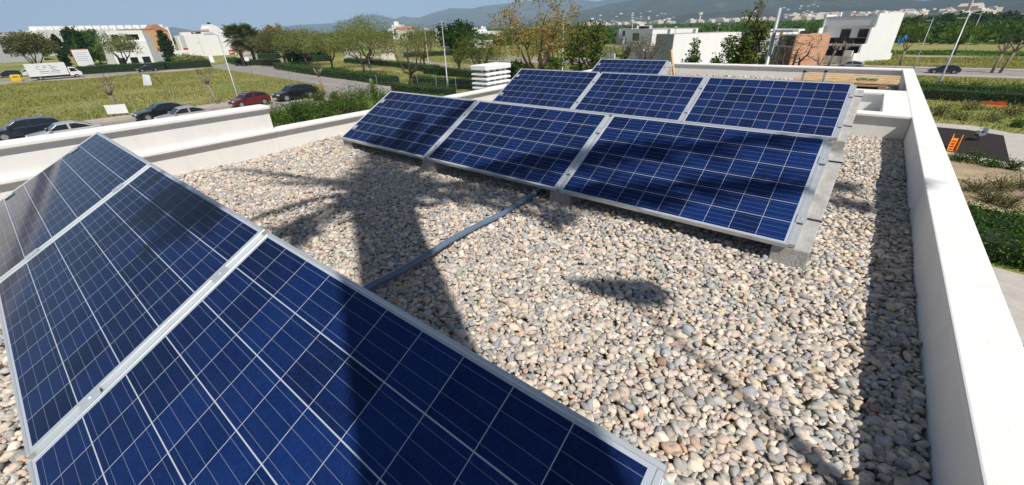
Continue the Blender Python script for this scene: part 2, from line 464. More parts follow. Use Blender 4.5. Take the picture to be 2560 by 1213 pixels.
road('sandy_path', [[G(845, 166), G(900, 164), G(1000, 176), G(1005, 182), G(935, 176), G(860, 172)]], M['sand'])
road('cross_street', [[(-80, 80.5), (70, 80.5), (70, 89.5), (-80, 89.5)]], M['asphalt'])
road('field_track', [[(-20, 117), (90, 112), (90, 114.5), (-20, 120)]], M['sand'])
road('crop_field', [[(3, 122), (90, 117), (90, 136), (3, 136)]], M['crop'])
def slab(name, poly, mat, z0=GZ, z1=GZ + 0.13):
    m_ = MB(); m_.prism(poly, z0, z1)
    return structure(m_.build(name, mat))
slab('pavement', [(-54.6, -90), (-52.15, -90), (-52.15, 24.8), (-54.2, 28.4), (-55.6, 27)], M['pave'])
slab('pavement', [(-126.35, -70), (-124, -70), (-124, 35), (-126.35, 36)], M['pave'])
slab('pavement', [(-80, 78.2), (70, 78.2), (70, 80.4), (-80, 80.4)], M['pave'])
slab('pavement', [(-80, 89.6), (70, 89.6), (70, 91.6), (-80, 91.6)], M['pave'])
slab('playground_path', [G(2320, 308), G(2430, 316), G(2530, 335), G(2640, 345), G(2700, 440), G(2600, 440), G(2540, 425), G(2470, 412), G(2350, 384)], M['concrete_light'], GZ, GZ + 0.05)
mb = MB(); pg = [G(2322, 318), G(2420, 327), G(2508, 341), G(2524, 409), G(2440, 393), G(2360, 380)]
mb.sheet(pg, GZ + 0.06)
structure(mb.build('playground_surface', M['mulch']))
road('house_path', [[G(2470, 665), G(2600, 700), G(2700, 900), G(2540, 860)]], M['concrete_light'], GZ + 0.02)
road('bare_soil', [[(7.2, 19.5), (17, 18.5), (19, 31), (11.5, 31.2), (8.6, 31.2)]], M['dirt'])

# hills: real relief a few kilometres away
def hill_range(name, sky_pts, R0, R1, R2, px0, px1, step, seed, amp, mat):
    rng = np.random.default_rng(seed)
    xs = np.arange(px0, px1 + 1, step)
    sp = np.array(sky_pts, float)
    sy = np.interp(xs, sp[:, 0], sp[:, 1])
    nr = 34
    tt = np.linspace(0, 1, nr)
    # smooth value noise on azimuth x radius
    def vnoise(ca, cr):
        g = rng.normal(size=(ca + 2, cr + 2))
        a = np.linspace(0, ca, len(xs)); r = np.linspace(0, cr, nr)
        ia = a.astype(int); ir = r.astype(int); fa = a - ia; fr = r - ir
        fa = fa * fa * (3 - 2 * fa); fr = fr * fr * (3 - 2 * fr)
        g00 = g[np.ix_(ia, ir)]; g10 = g[np.ix_(ia + 1, ir)]; g01 = g[np.ix_(ia, ir + 1)]; g11 = g[np.ix_(ia + 1, ir + 1)]
        return (g00 * (1 - fa[:, None]) + g10 * fa[:, None]) * (1 - fr) + (g01 * (1 - fa[:, None]) + g11 * fa[:, None]) * fr
    n_ = len(xs)
    nz = vnoise(max(3, n_ // 14), 5) * 0.6 + vnoise(max(6, n_ // 6), 10) * 0.3 + vnoise(max(9, n_ // 3), 16) * 0.16
    V = np.zeros((n_, nr + 4, 3))
    for i, x in enumerate(xs):
        d = ray(x, 60); h = math.hypot(d[0], d[1]); dx, dy = d[0] / h, d[1] / h
        ds = ray(x, sy[i]); zr = CAM[2] + ds[2] / math.hypot(ds[0], ds[1]) * R1
        zr = max(zr, GZ + 4)
        for j, t in enumerate(tt):
            R = R0 + (R1 - R0) * t
            prof = t ** 1.55
            z = GZ - 3 + (zr - GZ + 3) * prof + amp * nz[i, j] * math.sin(PI * min(1, t * 1.02)) * (zr - GZ)
            V[i, j] = (CAM[0] + dx * R, CAM[1] + dy * R, z)
        for j in range(4):
            R = R1 + (R2 - R1) * (j + 1) / 4
            V[i, nr + j] = (CAM[0] + dx * R, CAM[1] + dy * R, GZ - 3 + (zr - GZ + 3) * (1 - (j + 1) / 4) ** 1.3)
    m_ = nr + 4
    idx = np.arange(n_ * m_).reshape(n_, m_)
    F = np.stack([idx[:-1, :-1].ravel(), idx[1:, :-1].ravel(), idx[1:, 1:].ravel(), idx[:-1, 1:].ravel()], 1)
    o = np_mesh(name, V.reshape(-1, 3), F, mat, smooth=True)
    structure(o)
    return xs, V[:, :nr]
def hill_mat(name, dark, mid, rock):
    m, nt, b = new_mat(name)
    c1, n1 = noise_ramp(nt, 0.006, [(0.32, dark), (0.55, mid), (0.72, rock)], detail=10, rough=0.7)
    c2, n2 = noise_ramp(nt, 0.03, [(0.35, (0.55, 0.55, 0.55)), (0.7, (1.2, 1.15, 1.1))], detail=6, rough=0.7)
    mx = N(nt, 'ShaderNodeMixRGB', blend_type='MULTIPLY'); mx.inputs[0].default_value = 1
    nt.links.new(c1, mx.inputs[1]); nt.links.new(c2, mx.inputs[2]); nt.links.new(mx.outputs[0], b.inputs['Base Color'])
    b.inputs['Roughness'].default_value = 1.0; b.inputs['Specular IOR Level'].default_value = 0.0
    return m
M['hill'] = hill_mat('scrub_hillside', (0.030, 0.042, 0.018), (0.060, 0.066, 0.036), (0.19, 0.155, 0.12))
SKY_FAR = [(-400, 88), (0, 88), (330, 84), (380, 72), (430, 68), (480, 77), (640, 76), (700, 66), (760, 62), (850, 57), (880, 46), (905, 39), (940, 36), (965, 41), (990, 47), (1010, 40), (1030, 44), (1050, 44), (1085, 32), (1110, 26), (1130, 20), (1180, 22), (1210, 15), (1240, 12), (1300, 5), (1350, 0), (1420, -4), (1455, 0), (1490, 4), (1540, -8), (1640, -30), (2700, -30)]
SKY_NEAR = [(1180, 66), (1290, 56), (1380, 44), (1450, 28), (1530, 8), (1580, 0), (1640, -14), (1760, -30), (1900, -36), (2050, -26), (2160, -10), (2230, -2), (2285, 3), (2330, -1), (2400, -8), (2470, -4), (2560, -8), (2700, -14), (3000, 5)]
hill_range('hills', SKY_FAR, 4300, 6500, 8500, -400, 1720, 10, 3, 0.16, M['hill'])
HX, HV = hill_range('hills', SKY_NEAR, 2100, 4000, 5200, 1180, 3000, 10, 8, 0.13, M['hill'])

# ------------------------------------------------------------------ the house we stand on
house = empty('flat_roof_house', (2.5, 3.0, GZ), 0, 'white flat roofed house whose gravel roof carries the rows of solar panels', 'house')
HO = Vector((2.5, 3.0, GZ))
def hpart(mb_, name, mat, bevel=0.008):
    mb_.xform(Matrix.Translation(-HO))
    return mb_.build(name, mat, house, bevel=bevel)
PH = 0.285   # parapet height over the gravel
mb = MB(); mb.box(-0.74, 5.79, -9.0, 10.62, GZ, -0.10); hpart(mb, 'wall', M['parapet'], 0)
mb = MB(); mb.box(-0.585, 5.615, -8.8, 10.4, -0.0985, -0.06); hpart(mb, 'roof_deck', M['concrete'], 0)
# parapets: walls, then copings with a small drip edge to the inside
def parapet(x0, x1, y0, y1, z1=PH - 0.035):
    m_ = MB(); m_.box(x0, x1, y0, y1, -0.0575, z1); hpart(m_, 'parapet', M['parapet'], 0)
def coping(x0, x1, y0, y1, z0=PH - 0.0345, z1=PH):
    m_ = MB(); m_.box(x0, x1, y0, y1, z0, z1); hpart(m_, 'coping', M['coping'], 0.007)
parapet(5.625, 5.785, -8.99, 10.61); coping(5.612, 5.80, -9.0, 10.645)
parapet(-0.735, -0.60, -0.53, 10.30); coping(-0.755, -0.545, -0.525, 10.30)
parapet(-0.735, -0.60, -8.99, -0.532)
coping(-0.598, -0.545, -8.99, -0.527)
m_ = MB(); m_.box(-0.80, -0.602, -8.99, -0.533, PH - 0.03, 0.535); hpart(m_, 'tall_parapet', M['parapet'], 0)
m_ = MB(); m_.box(-0.82, -0.555, -9.0, -0.520, 0.536, 0.572); hpart(m_, 'coping', M['coping'], 0.007)
parapet(-0.735, 5.62, 10.345, 10.60); coping(-0.755, 5.611, 10.305, 10.64)
# cross walls and the small light well between the two roofs
parapet(2.2, 5.62, 4.17, 4.345); coping(2.2, 5.611, 4.125, 4.352)
parapet(5.36, 5.622, 4.348, 6.205); coping(5.335, 5.611, 4.353, 6.16)
parapet(2.2, 5.62, 6.21, 6.54); coping(2.2, 5.611, 6.161, 6.55)
mb = MB(); mb.box(2.2, 5.355, 4.35, 6.205, -0.055, -0.03); hpart(mb, 'light_well_floor', M['parapet'], 0)

# ------------------------------------------------------------------ gravel: real pebbles
def ico(sub):
    bm = bmesh.new(); bmesh.ops.create_icosphere(bm, subdivisions=sub, radius=1)
    v = np.array([q.co[:] for q in bm.verts]); f = np.array([[q.index for q in fa.verts] for fa in bm.faces]); bm.free()
    return v, f
def pebble_protos(sub, n, rng):
    v, f = ico(sub)
    out = []
    for _ in range(n):
        q = v.copy()
        for k in range(rng.integers(11, 18)):
            d = rng.normal(size=3); d /= np.linalg.norm(d)
            h = rng.uniform(0.44, 0.82)
            s = q @ d
            over = np.clip(s - h, 0, None)
            q -= np.outer(over * rng.uniform(0.88, 1.0), d)
        lump = 1 + 0.08 * np.sin(q @ rng.normal(size=3) * 2.2 + rng.uniform(0, 6)) + 0.05 * np.sin(q @ rng.normal(size=3) * 4 + rng.uniform(0, 6))
        q *= lump[:, None]
        q *= np.array([1.0, rng.uniform(0.62, 0.92), rng.uniform(0.42, 0.68)])
        q /= np.abs(q[:, 0]).max()
        out.append(q)
    return np.array(out), f
PAL = np.array([[.54, .46, .37], [.50, .43, .36], [.58, .52, .44], [.47, .41, .35], [.37, .36, .345], [.32, .325, .33], [.41, .40, .385], [.30, .315, .335],
                [.43, .39, .34], [.52, .40, .28], [.60, .55, .49], [.40, .26, .20], [.47, .33, .24], [.31, .30, .28], [.55, .48, .42]])
PALW = np.array([10, 9, 8, 9, 8, 6, 8, 5, 9, 2.0, 4, 0.4, 1.0, 6, 8]); PALW = PALW / PALW.sum()
def scatter_pebbles(name, pts, size, z, sub, seed, label):
    rng = np.random.default_rng(seed)
    protos, f = pebble_protos(sub, 28, rng)
    n = len(pts); nv = protos.shape[1]
    pi_ = rng.integers(0, len(protos), n)
    az = rng.uniform(0, 2 * PI, n)
    ti = np.abs(rng.normal(0, 0.30, n)); ta = rng.uniform(0, 2 * PI, n)
    V = protos[pi_] * size[:, None, None]
    c, s = np.cos(az), np.sin(az)
    R1 = np.zeros((n, 3, 3)); R1[:, 0, 0] = c; R1[:, 0, 1] = -s; R1[:, 1, 0] = s; R1[:, 1, 1] = c; R1[:, 2, 2] = 1
    ax = np.stack([np.cos(ta), np.sin(ta), np.zeros(n)], 1)
    K = np.zeros((n, 3, 3)); K[:, 0, 2] = ax[:, 1]; K[:, 1, 2] = -ax[:, 0]; K[:, 2, 0] = -ax[:, 1]; K[:, 2, 1] = ax[:, 0]
    R2 = np.eye(3)[None] + np.sin(ti)[:, None, None] * K + (1 - np.cos(ti))[:, None, None] * (K @ K)
    V = np.einsum('nij,nvj->nvi', R2 @ R1, V)
    V[:, :, 0] += pts[:, 0:1]; V[:, :, 1] += pts[:, 1:2]; V[:, :, 2] += z[:, None]
    F = (f[None] + (np.arange(n) * nv)[:, None, None]).reshape(-1, 3)
    colr = PAL[rng.choice(len(PAL), n, p=PALW)] * rng.uniform(1.06, 1.50, (n, 1)) * (1 + rng.normal(0, 0.02, (n, 3)))
    C_ = np.repeat(np.clip(colr, 0, .9)[:, None, :], nv, 1).reshape(-1, 3)
    o = np_mesh(name, V.reshape(-1, 3), F, M['pebble'], smooth=False, colors=C_)
    o["kind"] = "stuff"; o["label"] = label; o["category"] = "gravel"
    return o
def pebble_mat():
    m, nt, b = new_mat('pebbles')
    at_ = N(nt, 'ShaderNodeAttribute', attribute_name='tint')
    o, nz = noise_ramp(nt, 55, [(0.3, (0.72, 0.71, 0.70)), (0.7, (1.15, 1.13, 1.10))], detail=7, rough=0.7)
    mx = N(nt, 'ShaderNodeMixRGB', blend_type='MULTIPLY'); mx.inputs[0].default_value = 1
    nt.links.new(at_.outputs['Color'], mx.inputs[1]); nt.links.new(o, mx.inputs[2])
    nt.links.new(mx.outputs[0], b.inputs['Base Color'])
    b.inputs['Roughness'].default_value = 0.8; b.inputs['Specular IOR Level'].default_value = 0.3
    bp = N(nt, 'ShaderNodeBump'); bp.inputs['Strength'].default_value = 0.35; bp.inputs['Distance'].default_value = 0.004
    nt.links.new(nz.outputs['Fac'], bp.inputs['Height']); nt.links.new(bp.outputs[0], b.inputs['Normal'])
    return m
M['pebble'] = pebble_mat()
def undul(x, y):
    return 0.010 * np.sin(1.7 * x + 0.6 * y + 1) + 0.008 * np.sin(2.9 * y - 1.3 * x) + 0.006 * np.sin(5.1 * x + 4.3 * y) + 0.05 * np.exp(-((x + 0.55) ** 2 / 0.25 + (y - 0.5) ** 2 / 0.6))
def hexpts(x0, x1, y0, y1, sp, rng, jit=0.42):
    nx = int((x1 - x0) / sp); ny = int((y1 - y0) / (sp * 0.866))
    X, Y = np.meshgrid(np.arange(nx), np.arange(ny))
    px = x0 + (X + 0.5 * (Y % 2)) * sp; py = y0 + Y * sp * 0.866
    P_ = np.stack([px.ravel(), py.ravel()], 1) + rng.uniform(-jit, jit, (nx * ny, 2)) * sp
    return P_
rng = np.random.default_rng(11)
lo, hi = -0.592, 5.618
top = hexpts(lo - .01, hi + .05, -4.3, 4.20, 0.0288, rng)
sz = np.clip(rng.lognormal(math.log(0.0203), 0.26, len(top)), 0.011, 0.037)
dz = rng.normal(0, 0.0075, len(top))
# thin them where no one can see under the rows
hid = ((top[:, 1] > 1.0) & (top[:, 1] < 3.9) & (top[:, 0] < 4.75)) & (rng.uniform(size=len(top)) < 0.55)
hid |= (top[:, 1] < -2.6) & (top[:, 1] > -4.0) & (top[:, 0] > 3.6) & (rng.uniform(size=len(top)) < 0.4)
inside = (top[:, 0] - sz * .6 > lo - .006) & (top[:, 0] + sz * .6 < hi + .009) & (top[:, 1] + sz * .6 < 4.172)
keep = ~hid & inside
top, sz, dz = top[keep], sz[keep], dz[keep]
zt = undul(top[:, 0], top[:, 1]) + dz - 0.006
dcam = np.hypot(top[:, 0] - CAM[0], top[:, 1] - CAM[1])
near = dcam < 2.6
scatter_pebbles('gravel', top[near], sz[near], zt[near], 2, 21, 'loose beige and grey river gravel nearest the camera on the flat roof')
scatter_pebbles('gravel', top[~near], sz[~near], zt[~near], 1, 22, 'beige and grey river gravel over the middle of the flat roof')
low = hexpts(lo, hi + .045, -4.3, 4.17, 0.043, rng)
low = low[low[:, 0] < hi]
scatter_pebbles('gravel', low, rng.uniform(0.018, 0.027, len(low)), undul(low[:, 0], low[:, 1]) + rng.normal(-0.021, 0.004, len(low)), 1, 23, 'lower layer of gravel showing between the top pebbles')
mid_ = hexpts(lo, hi + .035, -4.3, 4.17, 0.030, rng)
mid_ = mid_[mid_[:, 0] < hi]
mid_ = mid_[~((mid_[:, 1] > 1.0) & (mid_[:, 1] < 3.9) & (mid_[:, 0] < 4.75))]
scatter_pebbles('gravel', mid_, rng.uniform(0.010, 0.017, len(mid_)), undul(mid_[:, 0], mid_[:, 1]) + rng.normal(-0.010, 0.004, len(mid_)), 1, 25, 'small stones filling the gaps of the gravel')
far_ = hexpts(-0.58, 5.58, 7.6, 10.33, 0.042, rng)
far_ = far_[(far_[:, 1] > 8.9) | (rng.uniform(size=len(far_)) < .5)]
scatter_pebbles('gravel', far_, rng.uniform(0.018, 0.036, len(far_)), rng.normal(0.0, 0.014, len(far_)), 1, 24, 'gravel strip on the far roof below the far parapet')
mb = MB(); mb.sheet([(-0.6, -8.5), (5.625, -8.5), (5.625, 4.17), (-0.6, 4.17)], -0.042)
mb.sheet([(-0.6, 6.54), (5.625, 6.54), (5.625, 10.345), (-0.6, 10.345)], -0.03)
o = mb.build('gravel_bed', M['dirt']); o["kind"] = "structure"

# ------------------------------------------------------------------ solar panels
PW, PD, TILT, GAPX, ZLOW = 1.64, 0.992, math.radians(28.12), 0.0353, 0.15
def make_panel():
    root = empty('solar_panel')
    fr = MB(); t = 0.036; lip = 0.012
    # frame ring with a chamfered lip, top face at local z = 0
    def bar(x0, x1, y0, y1): fr.box(x0, x1, y0, y1, -t, 0.0)
    bar(0, PW, 0, lip); bar(0, PW, PD - lip, PD)
    fr.box(0, lip, lip + 0.0004, PD - lip - 0.0004, -t, 0); fr.box(PW - lip, PW, lip + 0.0004, PD - lip - 0.0004, -t, 0)
    fr.box(lip, PW - lip, lip + .0004, 0.032, -t, -t + 0.002); fr.box(lip, PW - lip, PD - 0.032, PD - lip - .0004, -t, -t + 0.002)
    o = fr.build('frame', M['alu'], root, bevel=0.0012, seg=1)
    c = MB(); c.box(0, PW - 2 * lip, 0, PD - 2 * lip, -0.005, 0)
    g = c.build('cell_sheet', M['cells'], root); g.location = (lip, lip, -0.0022)
    return root
panel0 = make_panel()
rows = [
    ((0.013, -3.0704, 0.0293), ["front row panel at far left, greyish with sky reflected at a low angle", "middle panel of the front row with a soft dark round shadow near its top edge", "front row panel nearest the camera, half darkened by a broad trunk shadow"]),
    ((0, 0, 0), ["left panel of the second row with dark streaks, beside the white left parapet", "middle panel of the second row, above the end of the blue grey conduit", "right panel of the second row crossed by long dark shadow streaks"]),
    ((-0.0194, 2.9657, 0.0394), ["left panel of the third row, just right of the slatted chimney", "middle panel of the third row between two plain sunlit neighbours", "right panel of the third row, in front of the stacked timber"]),
    ((-0.0526, 6.1233, -0.0044), ["lone solar panel at the back beside the wooden stake"]),
]
first = True
for (x0, y0, z0), labels in rows:
    for i, lb in enumerate(labels):
        p_ = panel0 if first else copy_tree(panel0)
        first = False
        p_.location = (x0 + i * (PW + GAPX), y0, z0 + ZLOW)
        p_.rotation_euler = (TILT, 0, 0)
        tag(p_, lb, 'solar panel', 'solar panels in tilted rows on the roof')
# ballast blocks under the joints: wedge of concrete, steel rail, clamps
def make_block():
    root = empty('ballast_block')
    ct, st = math.cos(TILT), math.sin(TILT)
    w = 0.10
    tk = 0.046   # below the glass plane
    def top_z(y): return ZLOW + (y * st / ct) - tk / ct
    prof = [(0.035, -0.05), (0.85, -0.05), (0.85, top_z(0.85)), (0.035, top_z(0.035))]
    b_ = MB(); b_.extr([(-w, y, z) for y, z in prof], (2 * w, 0, 0))
    o = b_.build('block', M['concrete'], root, bevel=0.008)
    def on(u, h):
        return (u * ct - h * st, ZLOW + u * st + h * ct)
    r_ = MB()
    y0, z0 = on(0.02, -0.043); y1, z1 = on(0.97, -0.043); y2, z2 = on(0.97, -0.012); y3, z3 = on(0.02, -0.012)
    r_.extr([(-0.0165, y0, z0), (-0.0165, y1, z1), (-0.0165, y2, z2), (-0.0165, y3, z3)], (0.033, 0, 0))
    r_.build('rail', M['alu'], root)
    for u in (0.22, 0.76):
        k = MB()
        a = [on(u - .035, 0.002), on(u + .035, 0.002), on(u + .035, 0.007), on(u - .035, 0.007)]
        k.extr([(-0.026, y, z) for y, z in a], (0.052, 0, 0))
        k.lathe([(0.006, 0), (0.006, 0.008)], 8, (0, *on(u, 0.004)))
        k.build('clamp', M['alu_bright'], root)
        s_ = MB()
        a = [on(u - .006 + .05, -0.046), on(u + .006 + .05, -0.046), on(u + .006 + .05, -0.0415), on(u - .006 + .05, -0.0415)]
        s_.extr([(-w - .004, y, z) for y, z in a], (2 * w + .008, 0, 0))
        s_.build('strap', M['black'], root)
    return root
blk0 = make_block()
rowname = ['front row', 'second row', 'third row', 'back row']
posname = {3: ['its left end', 'its first panel joint from the left', 'its second panel joint from the left', 'its right end'],
           1: ['its left end', 'its right end beside the wooden stake']}
first = True
for ri, ((x0, y0, z0), labels) in enumerate(rows):
    n = len(labels)
    for i in range(n + 1):
        b_ = blk0 if first else copy_tree(blk0)
        first = False
        xx = x0 + i * (PW + GAPX) - GAPX / 2
        if i == 0: xx += 0.10
        b_.location = (xx, y0, z0)
        if i == 0:      # no rail beside the first panel
            pass
        tag(b_, 'concrete ballast block under the %s, at %s' % (rowname[ri], posname[n][i]), 'ballast block', 'concrete blocks carrying the solar panels')

# ------------------------------------------------------------------ conduit, stake, rails, timber
def corrugated(name, pts, r, mat, label, cat):
    pts = [Vector(p) for p in pts]
    # catmull resample
    out = []
    for i in range(len(pts) - 1):
        p0, p1, p2, p3 = pts[max(0, i - 1)], pts[i], pts[i + 1], pts[min(len(pts) - 1, i + 2)]
        n = max(4, int((p2 - p1).length / 0.006))
        for k in range(n):
            t = k / n
            out.append(0.5 * ((2 * p1) + (p2 - p0) * t + (2 * p0 - 5 * p1 + 4 * p2 - p3) * t * t + (3 * p1 - p0 - 3 * p2 + p3) * t ** 3))
    m_ = MB(); m_.tube(out, [r * (1.0 + 0.045 * (1 if (k // 1) % 2 else -1)) for k in range(len(out))], 14)
    o = m_.build(name, mat, smooth=True)
    return tag(o, label, cat)
M['conduit'] = simple('blue_grey_pvc', (0.125, 0.18, 0.27), 0.25, 0.08, 5, spec=0.6)
cp = [(880, 748), (922, 722), (1000, 682), (1067, 637), (1134, 593), (1201, 559), (1257, 535), (1301, 510), (1344, 481), (1366, 462)]
cpts = []
for i, (x, y) in enumerate(cp):
    q = onz(x, y, 0.036); cpts.append((q[0], q[1], 0.036 + 0.012 * math.sin(i * 1.1)))
cpts[0] = (cpts[0][0] + .02, cpts[0][1] - .1, 0.05)
cpts += [(2.95, 0.6, 0.05), (2.9, 0.9, 0.08)]
corrugated('corrugated_conduit', cpts, 0.0215, M['conduit'], 'blue grey corrugated conduit lying across the gravel between two panel rows', 'conduit')

sx, sy = 1.2, 8.5
b0 = ray(1685, 187); t_ = (8.5 - CAM[1]) / b0[1]; pb = CAM + b0 * t_
b1 = ray(1677, 125); t_ = (8.5 - CAM[1]) / b1[1]; pt_ = CAM + b1 * t_
mb = MB(); d_ = Vector(pt_ - pb); mb.tube([Vector(pb) - d_ * 0.35, Vector(pt_)], 0.034, 4)
tag(mb.build('wooden_stake', M['wood'], bevel=0.004), 'raw wooden stake standing upright on the far roof beside the lone panel', 'stake')
for (tx, ty), (bx, by), lb in (((2012, 178), (2004, 206), 'upright aluminium profile with black cap, further from the timber stack'), ((2065, 178), (2058, 208), 'upright aluminium profile with black cap, right against the timber stack')):
    q1 = CAM + ray(tx, ty) * ((7.2 - CAM[1]) / ray(tx, ty)[1]); q0 = CAM + ray(bx, by) * ((7.2 - CAM[1]) / ray(bx, by)[1])
    rt = empty('metal_profile', (float(q0[0]), 7.2, 0.0), 0, lb, 'metal profile', 'capped metal profiles on the far roof')
    dx = float(q1[0] - q0[0]); zt_ = float(q1[2])
    mb = MB(); mb.tube([(0, 0, -0.02), (dx, 0, zt_ - 0.02)], 0.026, 4); mb.build('post', M['alu'], rt)
    mb = MB(); mb.box(dx - .024, dx + .024, -.024, .024, zt_ - 0.0195, zt_ + .012); mb.build('end_cap', M['black'], rt)

# timber on pallets
random.seed(5)
tx0, ty0 = 4.30, 7.55
pal = empty('pallet_stack', (4.95, 7.7, 0.0), 0, 'old wooden pallets piled under the loose planks on the far roof', 'pallet')
mb = MB()
for lv in range(3):
    z = 0.01 + lv * 0.085
    for k in range(5): mb.box(-0.55, 0.42, -0.42 + k * 0.2, -0.30 + k * 0.2, z + 0.058, z + 0.078)
    for k in range(3): mb.box(-0.55 + k * 0.43, -0.44 + k * 0.43, -0.42, 0.5, z, z + 0.0575)
mb.build('pallet_boards', M['wood_old'], pal)
pk = empty('plank_stack', (4.9, 7.75, 0.27), 0, 'fanned stack of pale wooden planks tied with green string', 'planks')
for k in range(11):
    mb = MB(); a = -0.03 - 0.021 * k; L0, L1 = 0.95 - 0.012 * k, 0.60 + random.uniform(-.04, .04)
    st_ = 0; mb.box(-L0, L1, -0.045, 0.045, 0, 0.028)
    mb.xform(Matrix.Translation((0, -0.30 + k * 0.078, 0.012 * (k % 3) + 0.004 * k)) @ Matrix.Rotation(a * 0.45, 4, 'Z'))
    mb.build('plank', M['wood'], pk, bevel=0.003, seg=1)
mb = MB(); pp = []
for k in range(40):
    pp.append((0.02 + 0.30 * k / 39 + 0.03 * math.sin(k * 2.1), -0.20 + 0.10 * math.sin(k * 1.3), 0.068 + 0.012 * math.sin(k * 1.9)))
mb.tube(pp, 0.006, 5); mb.build('string', M['green_strap'], pk)
dr = empty('cardboard_tube', (5.33, 7.42, 0.14), 0, 'curved offcut of brown board lying under the plank ends', 'board offcut')
mb = MB(); prf = []
for k in range(11):
    w = PI + PI * k / 10; prf.append((0.125 * math.cos(w), 0.115 * math.sin(w)))
mb.extr([(x, 0, z) for x, z in prf] + [(x * .88, 0, z * .88) for x, z in prf[::-1]], (0, 0.5, 0)); mb.build('board', M['wood'], dr)

# chimney of stacked louvres, outside the left parapet
ch = empty('louvred_chimney', (-1.08, 4.2, GZ), 0, 'white chimney of stacked concrete louvres with flat cap behind the left parapet', 'chimney')
def cpart(m_, name, mat, bv=0.006):
    m_.xform(Matrix.Translation((1.08, -4.2, -GZ))); return m_.build(name, mat, ch, bevel=bv)
mb = MB(); mb.box(-1.28, -0.92, 3.85, 4.55, GZ, 0.22); cpart(mb, 'shaft', M['parapet'])
mb = MB(); mb.box(-1.30, -0.88, 3.80, 4.60, 0.585, 0.68); cpart(mb, 'cap', M['white'], 0.012)
mb = MB(); mb.box(-1.20, -1.0, 3.95, 4.45, 0.2, 0.59); cpart(mb, 'core', M['dark'])
for k in range(4):
    z = 0.225 + k * 0.088
    mb = MB()
    o1 = [(-1.30, 3.815), (-0.885, 3.815), (-0.885, 4.585), (-1.30, 4.585)]; i1 = [(-1.24, 3.90), (-0.95, 3.90), (-0.95, 4.50), (-1.24, 4.50)]
    vs = [(x, y, z) for x, y in o1] + [(x, y, z + 0.034) for x, y in o1] + [(x, y, z + 0.056) for x, y in i1] + [(x, y, z - 0.004) for x, y in i1]
    fs = [(0, 1, 5, 4), (1, 2, 6, 5), (2, 3, 7, 6), (3, 0, 4, 7), (4, 5, 9, 8), (5, 6, 10, 9), (6, 7, 11, 10), (7, 4, 8, 11), (8, 9, 10, 11), (3, 2, 1, 0)]
    mb.add(vs, fs); cpart(mb, 'louvre', M['white'], 0.004)
    for yy in (3.93, 4.12, 4.31, 4.46):
        mb = MB(); mb.box(-0.99, -0.94, yy, yy + 0.05, z + 0.0565, z + 0.083); cpart(mb, 'spacer', M['white'], 0)
    mb = MB(); mb.box(-1.12, -1.07, 3.91, 3.96, z + 0.0565, z + 0.083); cpart(mb, 'spacer', M['white'], 0)

# ------------------------------------------------------------------ the palm behind us that throws its shadow over the roof
XT, YT = 6.5, -3.40
palm = empty('palm_tree', (XT, YT, GZ), 0, 'tall palm behind the viewer whose shadow falls on the roof', 'palm')
mb = MB()
mb.tube([(0, 0, 0), (0.02, 0, 3), (0, 0.01, 6), (0, 0, 9), (0, 0.02, 11.4), (0, 0.05, 13.0)], [0.34, 0.27, 0.25, 0.245, 0.25, 0.27], 14)
mb.build('trunk', M['bark_pale'], palm, smooth=True)
rng = np.random.default_rng(77)
hub = np.array([0, 0.05, 6.95 - GZ])
# drooping fronds: tip (y, z in the shadow plane), half width of the leaflets, bow, slide towards the sun
fronds = [(-5.15, 9.95, .13, .10, .3), (-4.5, 8.5, .10, .12, .2), (-4.2, 6.62, .15, .35, .0), (-4.35, 5.95, .12, .45, .2), (-2.15, 5.45, .20, .45, .3), (-1.95, 4.40, .17, .30, .6),
          (-0.02, 2.90, .25, .55, 2.2), (-0.45, 2.70, .20, .05, 2.2), (-1.15, 3.55, .18, .30, 1.6), (-0.60, 3.75, .18, .75, 2.4), (-3.25, 8.75, .20, .10, 1.0), (-1.95, 7.65, .24, .75, 1.4), (-2.55, 7.10, .22, .35, 1.0), (-2.7, 8.5, .22, .4, 1.2),
          (-3.9, 7.9, .14, .2, .0), (-2.85, 6.45, .22, .3, .2), (-4.9, 7.2, .10, .5, -.6), (-3.6, 5.6, .12, .6, .9)]
lv = []; ribs = MB()
SV = np.array([0.69, -0.39, 1.0])
for j, (yy, zz, w, bow, dx) in enumerate(fronds):
    tip = np.array([XT, yy, zz]) + SV * dx / 0.69 - np.array([XT, YT, GZ])
    L_ = np.linalg.norm(tip - hub)
    mid = (hub + tip) / 2 + np.array([0, 0, bow])
    nl = max(14, int(L_ / .035))
    pts = [hub * (1 - t) ** 2 + 2 * mid * t * (1 - t) + tip * t * t for t in np.linspace(0, 1, nl + 1)]
    ribs.tube(pts[::4] + [pts[-1]], [0.028 - 0.018 * i / (len(pts[::4])) for i in range(len(pts[::4]) + 1)], 5)
    for k in range(int(nl * .22), nl + 1):
        t = k / nl
        d = pts[k] - pts[k - 1]; d /= np.linalg.norm(d)
        sd = np.cross(d, [0, 0, 1.0]); sd /= max(1e-6, np.linalg.norm(sd))
        ln = w * (.55 + .9 * math.sin(PI * min(1, .15 + .8 * (t - .2) / .8))) * 1.15
        for q_ in (-1, 1):
            out = d * .95 + sd * q_ * .75 + np.array([0, 0, -.45]) + rng.normal(0, .16, 3); out /= np.linalg.norm(out)
            wv = np.cross(out, rng.normal(size=3)); wv /= max(1e-6, np.linalg.norm(wv)); wv *= .017
            p0_ = pts[k]; m_1 = p0_ + out * ln * .5; e_1 = p0_ + out * ln
            lv.append([p0_ - wv, p0_ + wv, e_1 + wv * .4, e_1 - wv * .4])
